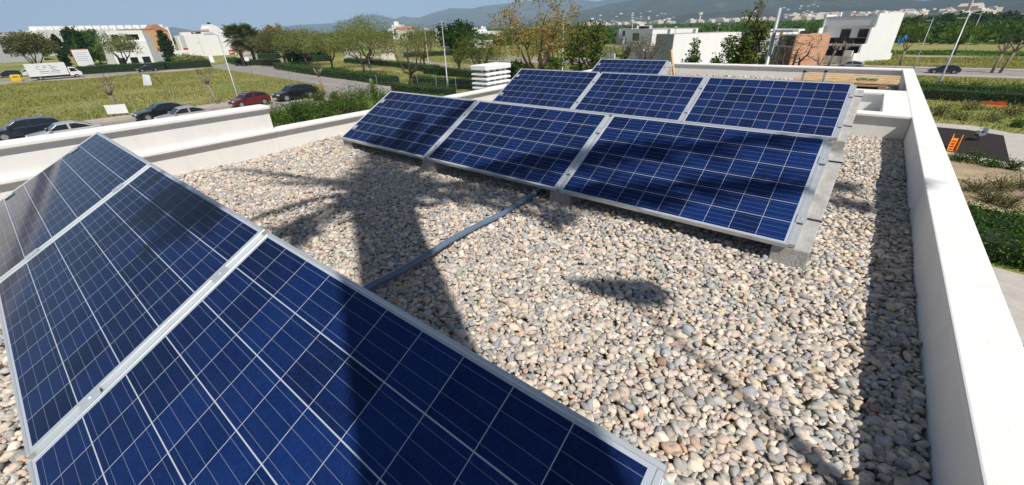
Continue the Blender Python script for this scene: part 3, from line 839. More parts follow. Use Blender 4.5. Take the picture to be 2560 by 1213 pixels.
# fan shaped tufts at frond ends, others floating free, placed for their shadow patches
for (yy, zz, w, dx) in [(-4.18, 6.60, .26, .0), (-4.62, 6.55, .26, .2), (-4.42, 6.10, .30, .2), (-1.93, 4.40, .20, .6), (-2.2, 5.5, .24, .3), (1.1, 2.0, .24, 4.5), (0.75, 1.75, .2, 4.5), (-3.35, 7.35, .45, .0), (-2.9, 6.75, .40, .1)]:
    tip = np.array([XT, yy, zz]) + SV * dx / 0.69 - np.array([XT, YT, GZ])
    for k in range(70):
        out = rng.normal(size=3); out /= np.linalg.norm(out)
        wv = np.cross(out, rng.normal(size=3)); wv /= max(1e-6, np.linalg.norm(wv)); wv *= .03
        e_1 = tip + out * w * rng.uniform(.7, 1.1)
        lv.append([tip - wv, tip + wv, e_1 + wv * .5, e_1 - wv * .5])
# old leaf bases around the top of the trunk
for k in range(70):
    a = rng.uniform(0, 2 * PI); h0 = rng.uniform(-.7, 0.2)
    p0 = hub + np.array([0.22 * math.cos(a), 0.22 * math.sin(a), h0]); o_ = np.array([math.cos(a), math.sin(a), rng.uniform(-.9, .9)])
    p1 = p0 + o_ * rng.uniform(0.12, 0.32); wv = np.array([-math.sin(a), math.cos(a), 0]) * 0.05
    lv.append([p0 - wv, p0 + wv, p1 + wv * .6, p1 - wv * .6])
lv = np.array(lv)
ribs.build('frond_stem', M['leaf_olive'], palm)
np_mesh('crown', lv.reshape(-1, 3), np.arange(lv.shape[0] * 4).reshape(-1, 4), M['leaf_green'], palm)

# ================================================================== vegetation builders
def quads(P0, U, W):
    """leaf quads: centre line from P0 along U, half width W"""
    V = np.stack([P0 - W * .35, P0 + W * .35, P0 + U * .55 + W, P0 + U * .55 - W, P0 + U, P0 + U], 1)
    return V
def leaf_cards(P_, size, rng, up=0.0):
    n = len(P_)
    U = rng.normal(size=(n, 3)); U[:, 2] += up; U /= np.linalg.norm(U, axis=1)[:, None]
    T = rng.normal(size=(n, 3)); W = np.cross(U, T); W /= np.linalg.norm(W, axis=1)[:, None]
    s = size * rng.uniform(0.6, 1.35, (n, 1))
    V = np.stack([P_ - U * s * .5, P_ + W * s * .32, P_ + U * s * .5, P_ - W * s * .32], 1)
    return V
def build_cards(name, V, mat, parent=None):
    V = V.reshape(-1, 3)
    return np_mesh(name, V, np.arange(len(V)).reshape(-1, 4), mat, parent)

def make_tree(label, base, H, W, trunk_h, tr, mat, seed, shape='vase', K=70, per=45, leaf=0.22, spread=0.10, limbs=5, twmin=.012, bark='bark', lean=(0, 0), group=None, name='tree', cat='tree', low=None, twigs=True):
    rng = np.random.default_rng(seed)
    x, y = base
    root = empty(name, (x, y, GZ), 0, label, cat, group)
    wood = MB()
    top = np.array([lean[0], lean[1], trunk_h])
    wood.tube([(0, 0, -0.1), (top[0] * .3 + rng.uniform(-.06, .06), top[1] * .3, trunk_h * .5), tuple(top)], [tr * 1.25, tr * 0.95, tr * .85], 8)
    R = W / 2
    low = max(trunk_h, 0.45 * H) if low is None else low
    if shape == 'vase': leaf *= .72; per = int(per * 1.7)
    A = []
    while len(A) < K:
        q = rng.uniform(-1, 1, 3)
        r2 = q[0] ** 2 + q[1] ** 2
        if shape == 'vase':
            if r2 > 1: continue
            zt = math.sqrt(max(0, 1 - r2)); zz = rng.uniform(0.25, 1.0) * (0.45 + 0.55 * zt) + 0.12 * math.sqrt(r2) * 0
            zz = min(1, zz); p_ = np.array([q[0] * R, q[1] * R, low + (H - low) * zz])
        elif shape == 'round':
            if r2 + q[2] ** 2 > 1 or r2 + q[2] ** 2 < 0.12: continue
            p_ = np.array([q[0] * R, q[1] * R, (low + H) / 2 + q[2] * (H - low) / 2])
        elif shape == 'cone':
            t = (q[2] + 1) / 2
            if r2 > (1 - t * .88) ** 2: continue
            p_ = np.array([q[0] * R, q[1] * R, low + t * (H - low)])
        else:
            t = (q[2] + 1) / 2
            rr = math.sin(PI * min(1, (t * .86 + .14))) ** .55
            if r2 > rr * rr: continue
            p_ = np.array([q[0] * R, q[1] * R, low + t * (H - low)])
        A.append(p_ + np.array([lean[0] * 1.4, lean[1] * 1.4, 0]))
    A = np.array(A)
    nodes = []; nrad = []
    for i in range(limbs):
        w = 2 * PI * (i + rng.uniform(-.3, .3)) / limbs
        if shape in ('column', 'cone'):
            ln = (H - trunk_h) * .9; dirv = np.array([math.cos(w) * .12 * R, math.sin(w) * .12 * R, ln])
        else:
            dirv = np.array([math.cos(w) * R * rng.uniform(.4, .62), math.sin(w) * R * rng.uniform(.4, .62), (H - trunk_h) * rng.uniform(.45, .7)])
        pts = [top]
        ns = 5
        for k in range(1, ns + 1):
            t = k / ns
            bend = np.array([dirv[0] * t ** .8, dirv[1] * t ** .8, dirv[2] * t ** 1.25]) + rng.normal(0, .035 * np.linalg.norm(dirv), 3) * (t < 1)
            pts.append(top + bend)
        rad = [tr * .68 * (1 - .66 * k / ns) for k in range(ns + 1)]
        wood.tube(pts, rad, 6)
        nodes += pts[1:]; nrad += rad[1:]
    nodes = list(nodes)
    order = np.argsort(np.linalg.norm(A - top, axis=1))
    samples = []
    for j in order:
        a = A[j]
        nd = np.array(nodes); d2 = np.linalg.norm(nd - a, axis=1) + 0.35 * np.clip(nd[:, 2] - a[2], 0, None)
        k = int(np.argmin(d2)); n0 = nd[k]
        mid = (n0 + a) / 2 + rng.normal(0, .07, 3) * np.linalg.norm(a - n0)
        r0 = max(twmin, min(nrad[k] * .7, tr * .3))
        if twigs: wood.tube([n0, mid, a], [r0, r0 * .7, max(twmin, r0 * .42)], 4, caps=False)
        nodes.append(mid); nrad.append(r0 * .75); nodes.append(a); nrad.append(r0 * .45)
        samples.append((mid, a))
    wood.build('trunk', M[bark], root, smooth=True)
    if per > 0:
        P_ = []
        sg = spread * max(W, (H - low)) * np.array([1, 1, .75])
        for mid, a in samples:
            m_ = int(per * rng.uniform(.4, 1.6))
            t = rng.uniform(0, 1, (m_, 1)) ** .6
            P_.append(mid * (1 - t) + a * t + np.clip(rng.normal(size=(m_, 3)), -1.7, 1.7) * sg * rng.uniform(.5, 1.1))
        P_ = np.concatenate(P_)
        build_cards('crown', leaf_cards(P_, leaf, rng), M[mat], root)
    return root

def shrub(label, base, h, w, mat, seed, n=700, leaf=0.16, group=None, name='shrub', cat='shrub', z0=GZ):
    rng = np.random.default_rng(seed)
    root = empty(name, (base[0], base[1], z0), 0, label, cat, group)
    stems = MB()
    tips = []
    for k in range(9):
        a = rng.uniform(0, 2 * PI); rr = rng.uniform(.2, 1) * w / 2
        tp = np.array([rr * math.cos(a), rr * math.sin(a), h * rng.uniform(.45, 1.0) * (1 - .35 * (rr / (w / 2)) ** 2)])
        stems.tube([(0, 0, 0), tuple(tp * .55 + np.array([0, 0, .08 * h])), tuple(tp)], [.03, .02, .008], 4, caps=False)
        tips.append(tp)
    stems.build('stem', M['bark'], root)
    tips = np.array(tips)
    i = rng.integers(0, len(tips), n); t = rng.uniform(.15, 1.05, (n, 1))
    P_ = tips[i] * t + rng.normal(size=(n, 3)) * np.array([.13 * w, .13 * w, .10 * h])
    P_[:, 2] = np.abs(P_[:, 2])
    build_cards('foliage', leaf_cards(P_, leaf, rng, .3), M[mat], root)
    return root

def hedge(label, pts, width, h, seed, mat='hedge', dens=42, leaf=0.15, group='clipped hedges of the park'):
    """clipped hedge following a ground polyline: dark core, leafy skin"""
    rng = np.random.default_rng(seed)
    x0, y0 = pts[0]
    root = empty('hedge', (x0, y0, GZ), 0, label, 'hedge', group)
    core = MB(); Ps = []
    for (ax, ay), (bx, by) in zip(pts[:-1], pts[1:]):
        L_ = math.hypot(bx - ax, by - ay); ux, uy = (bx - ax) / L_, (by - ay) / L_
        hw = width / 2 - .12
        q = [(ax - uy * hw - x0, ay + ux * hw - y0), (ax + uy * hw - x0, ay - ux * hw - y0), (bx + uy * hw - x0, by - ux * hw - y0), (bx - uy * hw - x0, by + ux * hw - y0)]
        core.prism(q, 0, h - .12)
        n = int(dens * L_ * (width + 2 * h))
        s = rng.uniform(0, L_, n); per = rng.uniform(-h, width + h, n)
        lat = np.where(per < 0, 0, np.where(per > width, width, per)) - width / 2
        zz = np.where(per < 0, h + per, np.where(per > width, h - (per - width), h))
        wob = .10 * np.sin(s * 1.1 + seed) + .07 * np.sin(s * 2.9)
        P_ = np.stack([ax - x0 + ux * s - uy * lat, ay - y0 + uy * s + ux * lat, zz + wob * (zz > h * .6)], 1) + rng.normal(0, .085, (n, 3))
        P_[:, 2] = np.clip(P_[:, 2], 0.02, None)
        Ps.append(P_)
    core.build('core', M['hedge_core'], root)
    build_cards('foliage', leaf_cards(np.concatenate(Ps), leaf, rng, .2), M[mat], root)
    return root

def grass_area(name, label, poly, n, h, w, mat, seed, clump=0.5, excl=None):
    """tufts of blades scattered over a ground polygon"""
    rng = np.random.default_rng(seed)
    poly = np.array(poly); lo_, hi_ = poly.min(0), poly.max(0)
    def inside(P_):
        c = np.zeros(len(P_), bool); j = len(poly) - 1
        for i in range(len(poly)):
            xi, yi = poly[i]; xj, yj = poly[j]
            c ^= ((yi > P_[:, 1]) != (yj > P_[:, 1])) & (P_[:, 0] < (xj - xi) * (P_[:, 1] - yi) / (yj - yi + 1e-12) + xi)
            j = i
        return c
    out = np.zeros((0, 2))
    base_poly = poly
    ex_ = [np.array(e) for e in (excl or [])]
    while len(out) < n:
        q = rng.uniform(lo_, hi_, (n * 2, 2)); poly = base_poly; q = q[inside(q)]
        for e in ex_:
            poly = e; q = q[~inside(q)]
        f = 0.5 + 0.5 * np.sin(q[:, 0] * .21 + 1.3 * np.sin(q[:, 1] * .17 + seed)) * np.sin(q[:, 1] * .26 + np.sin(q[:, 0] * .11))
        q = q[rng.uniform(size=len(q)) < (1 - clump) + clump * f]
        out = np.concatenate([out, q])
    out = out[:n]
    hh = h * rng.uniform(.4, 1.3, n) * (0.7 + 0.5 * np.sin(out[:, 0] * .3 + seed) * np.sin(out[:, 1] * .37))
    a = rng.uniform(0, PI, n); wv = np.stack([np.cos(a), np.sin(a), np.zeros(n)], 1) * w * rng.uniform(.6, 1.4, (n, 1))
    b_ = np.concatenate([out, np.full((n, 1), GZ - .02)], 1)
    tip = b_ + np.stack([rng.normal(0, .35, n) * hh, rng.normal(0, .35, n) * hh, hh], 1)
    V = np.stack([b_ - wv, b_ + wv, tip + wv * .25, tip - wv * .25], 1)
    o = build_cards(name, V, M[mat]); o["kind"] = "stuff"; o["label"] = label; o["category"] = "grass"
    return o

# ------------------------------------------------------------------ grass and weeds
lot = [(-54.8, -60), (-54.8, 25), (-56, 27.5), (-60, 31), (-90, 34.2), (-123.5, 36.5), (-123.5, -60)]
grass_area('grass', 'tall dry and green grass filling the vacant lot on the left', lot, 150000, .34, .05, 'grass_dry', 1)
grass_area('grass', 'green weeds on the plot between the house and the street', [(-42.5, -30), (-42.5, 25), (-44, 31), (-40, 34), (-2, 40), (-2, -30)], 45000, .45, .06, 'grass_green', 2)
grass_area('grass', 'dry grass on the open plots right of the house', [(6.5, 19), (30, 18), (60, 45), (70, 77.5), (6.5, 77.5)], 50000, .32, .045, 'grass_dry', 3, .7, [pg, [G(2320, 308), G(2430, 316), G(2530, 335), G(2640, 345), G(2700, 440), G(2600, 440), G(2540, 425), G(2470, 412), G(2350, 384)], [(7.2, 22.5), (17, 22), (19, 29), (11.5, 30), (8.6, 30)]])
grass_area('grass', 'tall grass on the far side of the right hand street', [(-18, 92), (90, 92), (90, 111), (-18, 116)], 60000, .42, .06, 'grass_dry', 4, .4)
grass_area('grass', 'grass between the park hedges', [(-113, 52), (-66, 42), (-46, 39.5), (-2, 42), (-2, 77), (-60, 77), (-110, 110)], 50000, .25, .07, 'grass_dry', 5, .6)
grass_area('grass', 'bright blades of the green crop strip', [(3, 122), (90, 117), (90, 136), (3, 136)], 9000, .35, .16, 'grass_green', 6, .1)

# ------------------------------------------------------------------ hedges
g = G
hedge('clipped hedge along the road, starting beyond the road mouth and running to the right', [g(697, 172), g(760, 182), g(830, 192), g(905, 201), g(985, 214)], 2.2, 1.25, 1)
hedge('pale hedge front row, just beyond the wire fence right of the road', [g(992, 226), g(1050, 232), g(1128, 241)], 2.0, 0.95, 2, 'hedge')
hedge('dark hedge behind the nearest bare-limbed park tree', [g(1037, 208), g(1110, 217), g(1195, 223)], 2.0, 1.15, 3)
hedge('hedge in front of the sandy park clearing', [g(1068, 184), g(1130, 190), g(1200, 197)], 1.9, 1.2, 4)
hedge('long thin hedge beside the small beige hut', [g(868, 157), g(940, 162), g(1012, 170)], 1.9, 1.1, 5)
hedge('hedge bending right toward the slatted chimney', [g(1012, 172), g(1090, 181), g(1066, 186)][:2], 1.9, 1.2, 6)
hedge('hedge around the feet of the two palms', [g(578, 157), g(610, 164), g(660, 163), g(694, 164)], 2.6, 1.4, 7)
hedge('short hedge right of the palms beyond the road', [g(655, 147), g(694, 147)], 3.0, 1.5, 8)
hedge('hedge under the olive trees by the lamp mast', [g(728, 155), g(780, 155), g(828, 152)], 2.6, 1.5, 9)
hedge('long hedge between the far street and the parked cars', [g(200, 186), g(300, 180), g(420, 174), g(528, 167)], 3.2, 1.7, 10)
hedge('hedge running past the blue road sign', [g(1010, 144), g(1100, 140), g(1200, 137)], 2.6, 1.3, 11)
hedge('back row of the double hedge below the dark parked car', [(9.0, 60.3), (22, 59.6), (40, 58.6)], 1.9, 1.0, 12, 'hedge', 60, .13, 'double hedge right of the house')
hedge('front row of the double hedge, just behind the orange bench', [(8.6, 56.2), (20, 55.2), (40, 54.2)], 1.9, 1.0, 13, 'hedge', 60, .13, 'double hedge right of the house')
hedge('near hedge of ivy leaves below the right parapet, farther one', [(8.2, 19.9), (12, 19.5), (18, 18.9)], 1.9, .65, 14, 'hedge', 260, .10, 'leafy hedges close to the house wall')
hedge('ivy covered fence hedge nearest the house below the right parapet', [(8.2, 17.4), (12, 17.0), (18, 16.4)], 1.7, .8, 15, 'hedge', 260, .10, 'leafy hedges close to the house wall')

# ------------------------------------------------------------------ park trees
PT = 'trees of the park'
def nearpos(px, D):
    q = at(px, 60, D); return (float(q[0]), float(q[1]))
def ptree(label, bpx, toppx, wpx, mat, seed, **kw):
    b_ = bpx if isinstance(bpx[0], float) else g(*bpx)
    H = hgt(b_, *toppx); D = dist(*b_)
    px_ = 1280 if False else toppx[0]; W = float(np.linalg.norm(at(px_ - wpx / 2, 100, D) - at(px_ + wpx / 2, 100, D)))
    return make_tree(label, b_, H, W, kw.pop('trunk_h', 1.9), kw.pop('tr', .24), kw.pop('mat', mat), seed, **kw)
ptree('spreading olive green tree, its limbs bare below, beside the first cross-armed mast', (912, 188), (885, 66), 150, 'leaf_olive', 31, K=85, per=60, leaf=.30, group=PT)
ptree('taller brownish tree standing behind the first cross-armed mast', (925, 170), (905, 42), 140, 'leaf_olive', 32, K=80, per=50, leaf=.32, group=PT)
ptree('bare-limbed vase-shaped tree with thin brown crown, left of the chimney', (1030, 212), (1020, 72), 165, 'leaf_brownish', 33, K=80, per=30, leaf=.22, trunk_h=1.5, group=PT)
ptree('thin olive tree between the red sign and the second mast', (1062, 170), (1062, 68), 120, 'leaf_olive', 34, K=70, per=40, leaf=.28, group=PT)
ptree('dense two-tone tree with dark green top beside the tallest mast', (1217, 229), (1165, 80), 125, 'leaf_mixed', 35, K=85, per=60, leaf=.20, trunk_h=2.2, group=PT, lean=(-.9, .2))
ptree('dark leafy tree rising behind the tallest mast', (1150, 190), (1150, 50), 105, 'leaf_dark', 36, shape='round', K=80, per=85, leaf=.30, group=PT)
ptree('olive tree with two forked limbs beside the road', (833, 178), (812, 78), 120, 'leaf_olive', 37, K=80, per=60, leaf=.32, group=PT)
ptree('brown-green tree with twisted trunk, left of the forked olive tree', (768, 166), (748, 74), 130, 'leaf_olive', 38, K=90, per=70, leaf=.36, group=PT)
ptree('wide brownish tree in the middle of the tree group', (715, 165), (765, 72), 120, 'leaf_brownish', 39, K=90, per=60, leaf=.36, group=PT)
ptree('dark green bush-like tree right of the palms', (670, 143), (668, 82), 80, 'leaf_dark', 40, shape='round', K=70, per=80, leaf=.55, group=PT, low=.5)
ptree('green tree with pale blossom behind the thin lamp post', (648, 138), (655, 76), 80, 'leaf_green', 41, shape='round', K=70, per=80, leaf=.55, group=PT, low=1)
ptree('round dark tree under the wide brownish crowns', (745, 160), (745, 105), 75, 'leaf_dark', 42, shape='round', K=60, per=70, leaf=.42, low=.4, group=PT)
ptree('dark green tree at the bend of the rising road', (800, 150), (800, 95), 60, 'leaf_dark', 43, shape='round', K=60, per=70, leaf=.5, low=.4, group=PT)
ptree('small tree with orange autumn crown above the other tops', (700, 132), (700, 60), 46, 'leaf_orange', 44, shape='round', K=40, per=50, leaf=.6, low=5.5, trunk_h=5, group=PT)
# trees close to the house: their feet are hidden by the roof
def ntree(label, px, D, toppx, wpx, mat, seed, **kw):
    b_ = nearpos(px, D); H = hgt(b_, *toppx); W = float(np.linalg.norm(at(px - wpx / 2, 100, D) - at(px + wpx / 2, 100, D)))
    return make_tree(label, b_, H, W, kw.pop('trunk_h', 3), kw.pop('tr', .2), mat, seed, **kw)
ntree('tall open tree with sparse yellow leaves and dark branches, behind the chimney', 1345, 44, (1325, -22), 250, 'leaf_yellow', 51, K=170, per=22, leaf=.25, trunk_h=3.2, tr=.26, spread=.05, limbs=6, low=3.5)
ntree('olive crowned tree just behind the sparse yellow one', 1395, 60, (1385, 45), 130, 'leaf_olive', 52, K=80, per=45, leaf=.24, trunk_h=2.5)
ntree('glossy green tree with orange tinged leaves, left of the back solar panel', 1468, 40, (1475, 42), 105, 'leaf_mixed', 53, shape='round', K=95, per=60, leaf=.20, low=1.8, tr=.15, spread=.07)
ntree('light green bush tree below the sparse yellow tree', 1385, 50, (1385, 135), 70, 'leaf_lime', 54, shape='round', K=45, per=60, leaf=.2, low=.4, trunk_h=1.0, tr=.1)
ntree('bare grey tree with two thin crowns before the white modern house', 1570, 72, (1570, 85), 125, 'leaf_brownish', 55, K=120, twmin=.024, per=8, leaf=.17, trunk_h=2.4, tr=.24, spread=.05)
ntree('bare fan-shaped tree against the grey house wall', 1622, 66, (1630, 82), 120, 'leaf_brownish', 56, K=120, twmin=.024, per=8, leaf=.17, trunk_h=2.2, tr=.24, spread=.05)
ntree('young leafy tree in front of the blank white wall', 1748, 34, (1745, 92), 92, 'leaf_green', 57, shape='cone', K=120, per=75, leaf=.17, low=1.6, trunk_h=2.2, tr=.08, spread=.055)
ntree('tall feathery green tree beside the thick lamp post', 1893, 33, (1900, -14), 165, 'leaf_mixed', 58, shape='cone', K=150, per=60, leaf=.17, low=2.9, trunk_h=3.4, tr=.16, spread=.055, limbs=4)
ntree('low leafy limb tree left of the unfinished brick house', 1838, 37, (1838, 95), 95, 'leaf_green', 59, shape='round', K=60, per=55, leaf=.17, low=2.0, trunk_h=2.4, tr=.1, spread=.07)
ntree('leafless thin tree in front of the brick gable', 2000, 52, (2005, 68), 150, 'leaf_brownish', 60, K=110, twmin=.022, per=4, leaf=.15, trunk_h=2.2, tr=.24, spread=.05)
ntree('dark green low tree hiding the corner of the chimney', 1292, 56, (1292, 150), 70, 'leaf_dark', 61, shape='round', K=50, per=70, leaf=.22, low=.5, trunk_h=1)
# left side trees
ptree('broad brown-olive tree at the far left edge', nearpos(40, 158), (45, 84), 130, 'leaf_brownish', 62, K=90, per=70, leaf=.55, group=PT)
ptree('narrow dark cypress leaning over the white truck', nearpos(118, 168), (86, 88), 26, 'leaf_dark', 63, shape='column', K=80, per=70, leaf=.5, low=.3, spread=.035, name='cypress_tree', cat='cypress')
ptree('narrow cypress right of the red framed board', nearpos(180, 170), (148, 72), 24, 'leaf_dark', 64, shape='column', K=80, per=70, leaf=.5, low=.3, spread=.035, name='cypress_tree', cat='cypress')
ptree('thick ivy-green cypress before the long white gable wall', (432, 166), (408, 72), 34, 'leaf_dark', 65, shape='column', K=90, per=80, leaf=.42, low=.2, spread=.04, name='cypress_tree', cat='cypress')
ptree('big bright green tree left of the white house', nearpos(208, 195), (200, 80), 80, 'leaf_green', 66, shape='round', K=80, per=70, leaf=1.0, low=1.5)
ptree('dark green tree filling the gap beside the grey warehouse', nearpos(165, 200), (155, 74), 60, 'leaf_dark', 67, shape='round', K=70, per=70, leaf=1.0, low=1.5)
ptree('lime green tree before the white house corner', nearpos(238, 190), (232, 90), 50, 'leaf_lime', 68, shape='round', K=60, per=60, leaf=.8, low=1)
ptree('open crowned tree standing before the white house, its trunk on the far pavement', (322, 176), (320, 84), 100, 'leaf_olive', 69, K=90, per=24, leaf=.45, tr=.28)
ptree('low round tree beside the hedge end left of the lamp', (480, 168), (475, 138), 85, 'leaf_olive', 70, shape='round', K=70, per=60, leaf=.4, low=.2, trunk_h=.8)
ptree('dark tree among the orange houses', nearpos(395, 190), (392, 95), 30, 'leaf_dark', 71, shape='round', K=40, per=40, leaf=.9)
# right side trees
make_tree('bare young tree by the white house wall carrying a blue sheet', g(2258, 140), hgt(g(2258, 140), 2262, 62), 5.0, 2.6, .14, 'leaf_lime', 72, shape='round', K=60, per=40, leaf=.3, low=3.0)
make_tree('leafy green tree left of the tall lamp over the track', g(2385, 138), hgt(g(2385, 138), 2372, 52), 5.6, 2.2, .15, 'leaf_lime', 73, shape='round', K=60, per=26, leaf=.3, low=2.6)
make_tree('light green tree at the right edge of the picture', g(2565, 135), hgt(g(2565, 135), 2555, 62), 4.6, 2.0, .15, 'leaf_lime', 74, shape='round', K=60, per=26, leaf=.3, low=2.2)

# pollarded trees: thick knuckled stump, a few whips
def pollard(label, base, H, seed, tilt=0.0, lw=.8, bark='bark_pale'):
    rng = np.random.default_rng(seed)
    root = empty('pollarded_tree', (base[0], base[1], GZ), 0, label, 'pollarded tree', 'pollarded street trees')
    mb = MB(); tp = np.array([tilt * H, .1 * tilt * H, H * .66])
    mb.tube([(0, 0, -.05), tuple(tp * .5 + rng.normal(0, .04, 3)), tuple(tp)], [.17, .14, .17], 8)
    ends = []
    for k in range(4):
        a = 2 * PI * (k + rng.uniform(-.25, .25)) / 4
        e = tp + np.array([math.cos(a) * lw * rng.uniform(.5, 1), math.sin(a) * lw * rng.uniform(.5, 1), H * rng.uniform(.2, .34)])
        mb.tube([tuple(tp), tuple((tp + e) / 2 + rng.normal(0, .06, 3)), tuple(e), tuple(e + np.array([0, 0, .12]))], [.13, .09, .13, .05], 7)
        ends.append(e)
    mb.build('trunk', M[bark], root, smooth=True)
    tw = MB()
    for e in ends:
        for k in range(4):
            d = np.array([rng.normal(0, .45), rng.normal(0, .45), rng.uniform(.7, 1.7)])
            tw.tube([tuple(e), tuple(e + d * .5 + rng.normal(0, .05, 3)), tuple(e + d)], [.02, .014, .006], 3, caps=False)
    tw.build('twigs', M['bark'], root)
    return root
pollard('pollarded stump with knuckled limbs above the white sheet sign', g(297, 284), 2.9, 1)
pollard('leaning pollarded trunk left of the red car', g(548, 262), 3.4, 2, -.35)
pollard('pollarded trunk at the street corner right of the black suv', g(812, 237), 3.3, 3, -.12)
pollard('forked pollarded tree right of the white stepped wall', g(2248, 165), 3.4, 4)
pollard('left one of the two pollarded trees beyond the tall right lamp', g(2478, 183), 3.6, 5, .05)
pollard('right one of the two pollarded trees beyond the tall right lamp', g(2498, 183), 3.9, 6, .12)
pollard('pollarded trunk before the black glass fence, farther left', g(2070, 166), 3.6, 7, .1)
pollard('pollarded trunk before the black glass fence, nearer the meter box', g(2098, 167), 3.8, 8, .05)

# palms
def fan_palm(label, base, H, seed, lean, crown=2.2):
    rng = np.random.default_rng(seed)
    root = empty('palm_tree', (base[0], base[1], GZ), 0, label, 'palm', 'two palms at the side street')
    hub_ = np.array([lean, 0, H - crown * .72])
    mb = MB(); mb.tube([(0, 0, -.1), (lean * .4, 0, H * .4), tuple(hub_)], [.46, .34, .28], 8); mb.build('trunk', M['bark'], root, smooth=True)
    V = []; D_ = []
    for k in range(95):
        el = rng.uniform(-1.45, 1.4); az = rng.uniform(0, 2 * PI)
        dead = el < -.55
        d = np.array([math.cos(az) * math.cos(el), math.sin(az) * math.cos(el), math.sin(el)])
        org_ = hub_ - np.array([0, 0, crown * rng.uniform(.0, .25)]) if dead else hub_
        tip = org_ + d * crown * (rng.uniform(.3, .5) if dead else rng.uniform(.45, .75))
        sd = np.cross(d, [0, 0, 1.]); sd /= np.linalg.norm(sd) + 1e-9
        dst = D_ if dead else V
        for j in range(17):
            a = (j / 16 - .5) * 1.5 * PI
            o_ = d * math.cos(a) + sd * math.sin(a); ln = crown * .38 * rng.uniform(.7, 1.1)
            wv = np.cross(o_, np.cross(d, sd)); wv = wv / (np.linalg.norm(wv) + 1e-9) * .085
            e = tip + o_ * ln + np.array([0, 0, -.35 * ln])
            dst.append([tip - wv * .3, tip + wv * .3, e + wv, e - wv])
        wv = sd * .03; dst.append([org_ - wv, org_ + wv, tip + wv, tip - wv])
    build_cards('crown', np.array(V), M['leaf_palm'], root)
    build_cards('dead_fronds', np.array(D_), M['palm_dead'], root)
    return root
b1 = g(612, 166); b2 = g(640, 160)
fan_palm('thick trunked palm with dense green fan crown', b1, hgt(b1, 588, 62), 1, -.4, 3.7)
fan_palm('slimmer palm standing right behind the thick palm', b2, hgt(b2, 612, 64), 2, -.3, 3.5)

# shrubs on the plot next to the house
sh = [(690, 300, 1.9, 2.6, 'leaf_lime'), (735, 290, 1.6, 2.4, 'leaf_green'), (780, 282, 2.0, 3.0, 'leaf_lime'), (830, 275, 1.9, 3.0, 'leaf_green'), (872, 262, 2.3, 3.2, 'leaf_lime'), (905, 250, 1.8, 2.6, 'leaf_green'),
      (940, 250, 2.3, 2.0, 'leaf_lime'), (815, 300, 1.8, 3.2, 'leaf_green'), (870, 290, 1.9, 3.2, 'leaf_dark'), (905, 278, 1.6, 2.8, 'leaf_lime'), (755, 310, 1.6, 3.0, 'leaf_dark'), (700, 318, 1.5, 2.6, 'leaf_green'),
      (800, 252, 1.1, 1.8, 'leaf_green'), (790, 236, 1.2, 1.6, 'leaf_brownish'), (842, 255, 1.5, 1.6, 'leaf_lime'), (960, 262, 1.6, 2.4, 'leaf_green')]
for i, (x, y, h_, w_, mt) in enumerate(sh):
    shrub('wild green shrub in the thicket between the white tall parapet and the street', g(x, y), h_, w_, mt, 200 + i, 900, .17, 'wild shrubs beside the house')
sh2 = [(2440, 222, 1.0, 1.6, 'leaf_green'), (2505, 230, .9, 1.8, 'leaf_lime'), (2350, 290, 1.0, 2.0, 'leaf_brownish'), (2400, 300, .9, 2.2, 'leaf_olive'), (2480, 305, 1.0, 2.2, 'leaf_olive'), (2540, 318, .7, 1.2, 'leaf_green'), (2370, 250, .9, 1.8, 'leaf_olive'), (2420, 275, .8, 1.8, 'leaf_olive'),
       (2530, 290, 1.0, 2.2, 'leaf_brownish'), (2440, 410, .8, 1.3, 'leaf_green'), (2405, 405, .7, 1.3, 'leaf_green'), (2478, 418, .5, 1.2, 'leaf_green'), (2530, 425, .7, .9, 'leaf_green'), (2440, 480, .8, 1.6, 'leaf_brownish'), (2500, 478, .9, 1.7, 'leaf_brownish'), (2550, 470, .8, 1.6, 'leaf_olive'), (2470, 505, .7, 1.4, 'leaf_brownish'), (2520, 520, .7, 1.4, 'leaf_brownish')]
for i, (x, y, h_, w_, mt) in enumerate(sh2):
    shrub('low wild shrub on the dry plots right of the house', g(x, y), h_, w_, mt, 300 + i, 800 if y > 350 else 500, .12 if y < 350 else .07, 'low shrubs right of the house')

# orchards and the dark wood beyond: one mass each
def clump_mass(name, label, spots, mat, seed, per, leaf):
    rng = np.random.default_rng(seed)
    Ps = []
    for (x, y, r, h) in spots:
        m_ = per
        q = rng.normal(size=(m_, 3)); q /= np.linalg.norm(q, axis=1)[:, None]
        q *= rng.uniform(.6, 1.05, (m_, 1))
        Ps.append(np.stack([x + q[:, 0] * r, y + q[:, 1] * r, GZ + h * .5 + q[:, 2] * h * .5], 1))
    P_ = np.concatenate(Ps)
    sz = leaf
    o = build_cards(name, leaf_cards(P_, sz, rng), M[mat]); o["kind"] = "stuff"; o["label"] = label; o["category"] = 'foliage'
    return o
rng = np.random.default_rng(5)
sp = []
for y in np.arange(196, 340, 6.5):
    for x in np.arange(8, 150, 4.6):
        if x < .62 * y + 20: sp.append((x + rng.uniform(-.8, .8), y + rng.uniform(-.8, .8), rng.uniform(1.7, 2.7), rng.uniform(2.2, 3.4) + (1.2 if y > 270 else 0)))
clump_mass('orchard_foliage', 'rows of orange trees in the orchard beyond the green strip', sp, 'leaf_green', 6, 34, 1.15)
sp = []
for k in range(300):
    y = rng.uniform(300, 430); x = rng.uniform(12, 330); sp.append((x, y, rng.uniform(3, 5), rng.uniform(5.5, 8.2)))
clump_mass('wood_foliage', 'dark green wood on the horizon right of the white house', sp, 'leaf_dark', 7, 40, 2.0)
sp = []
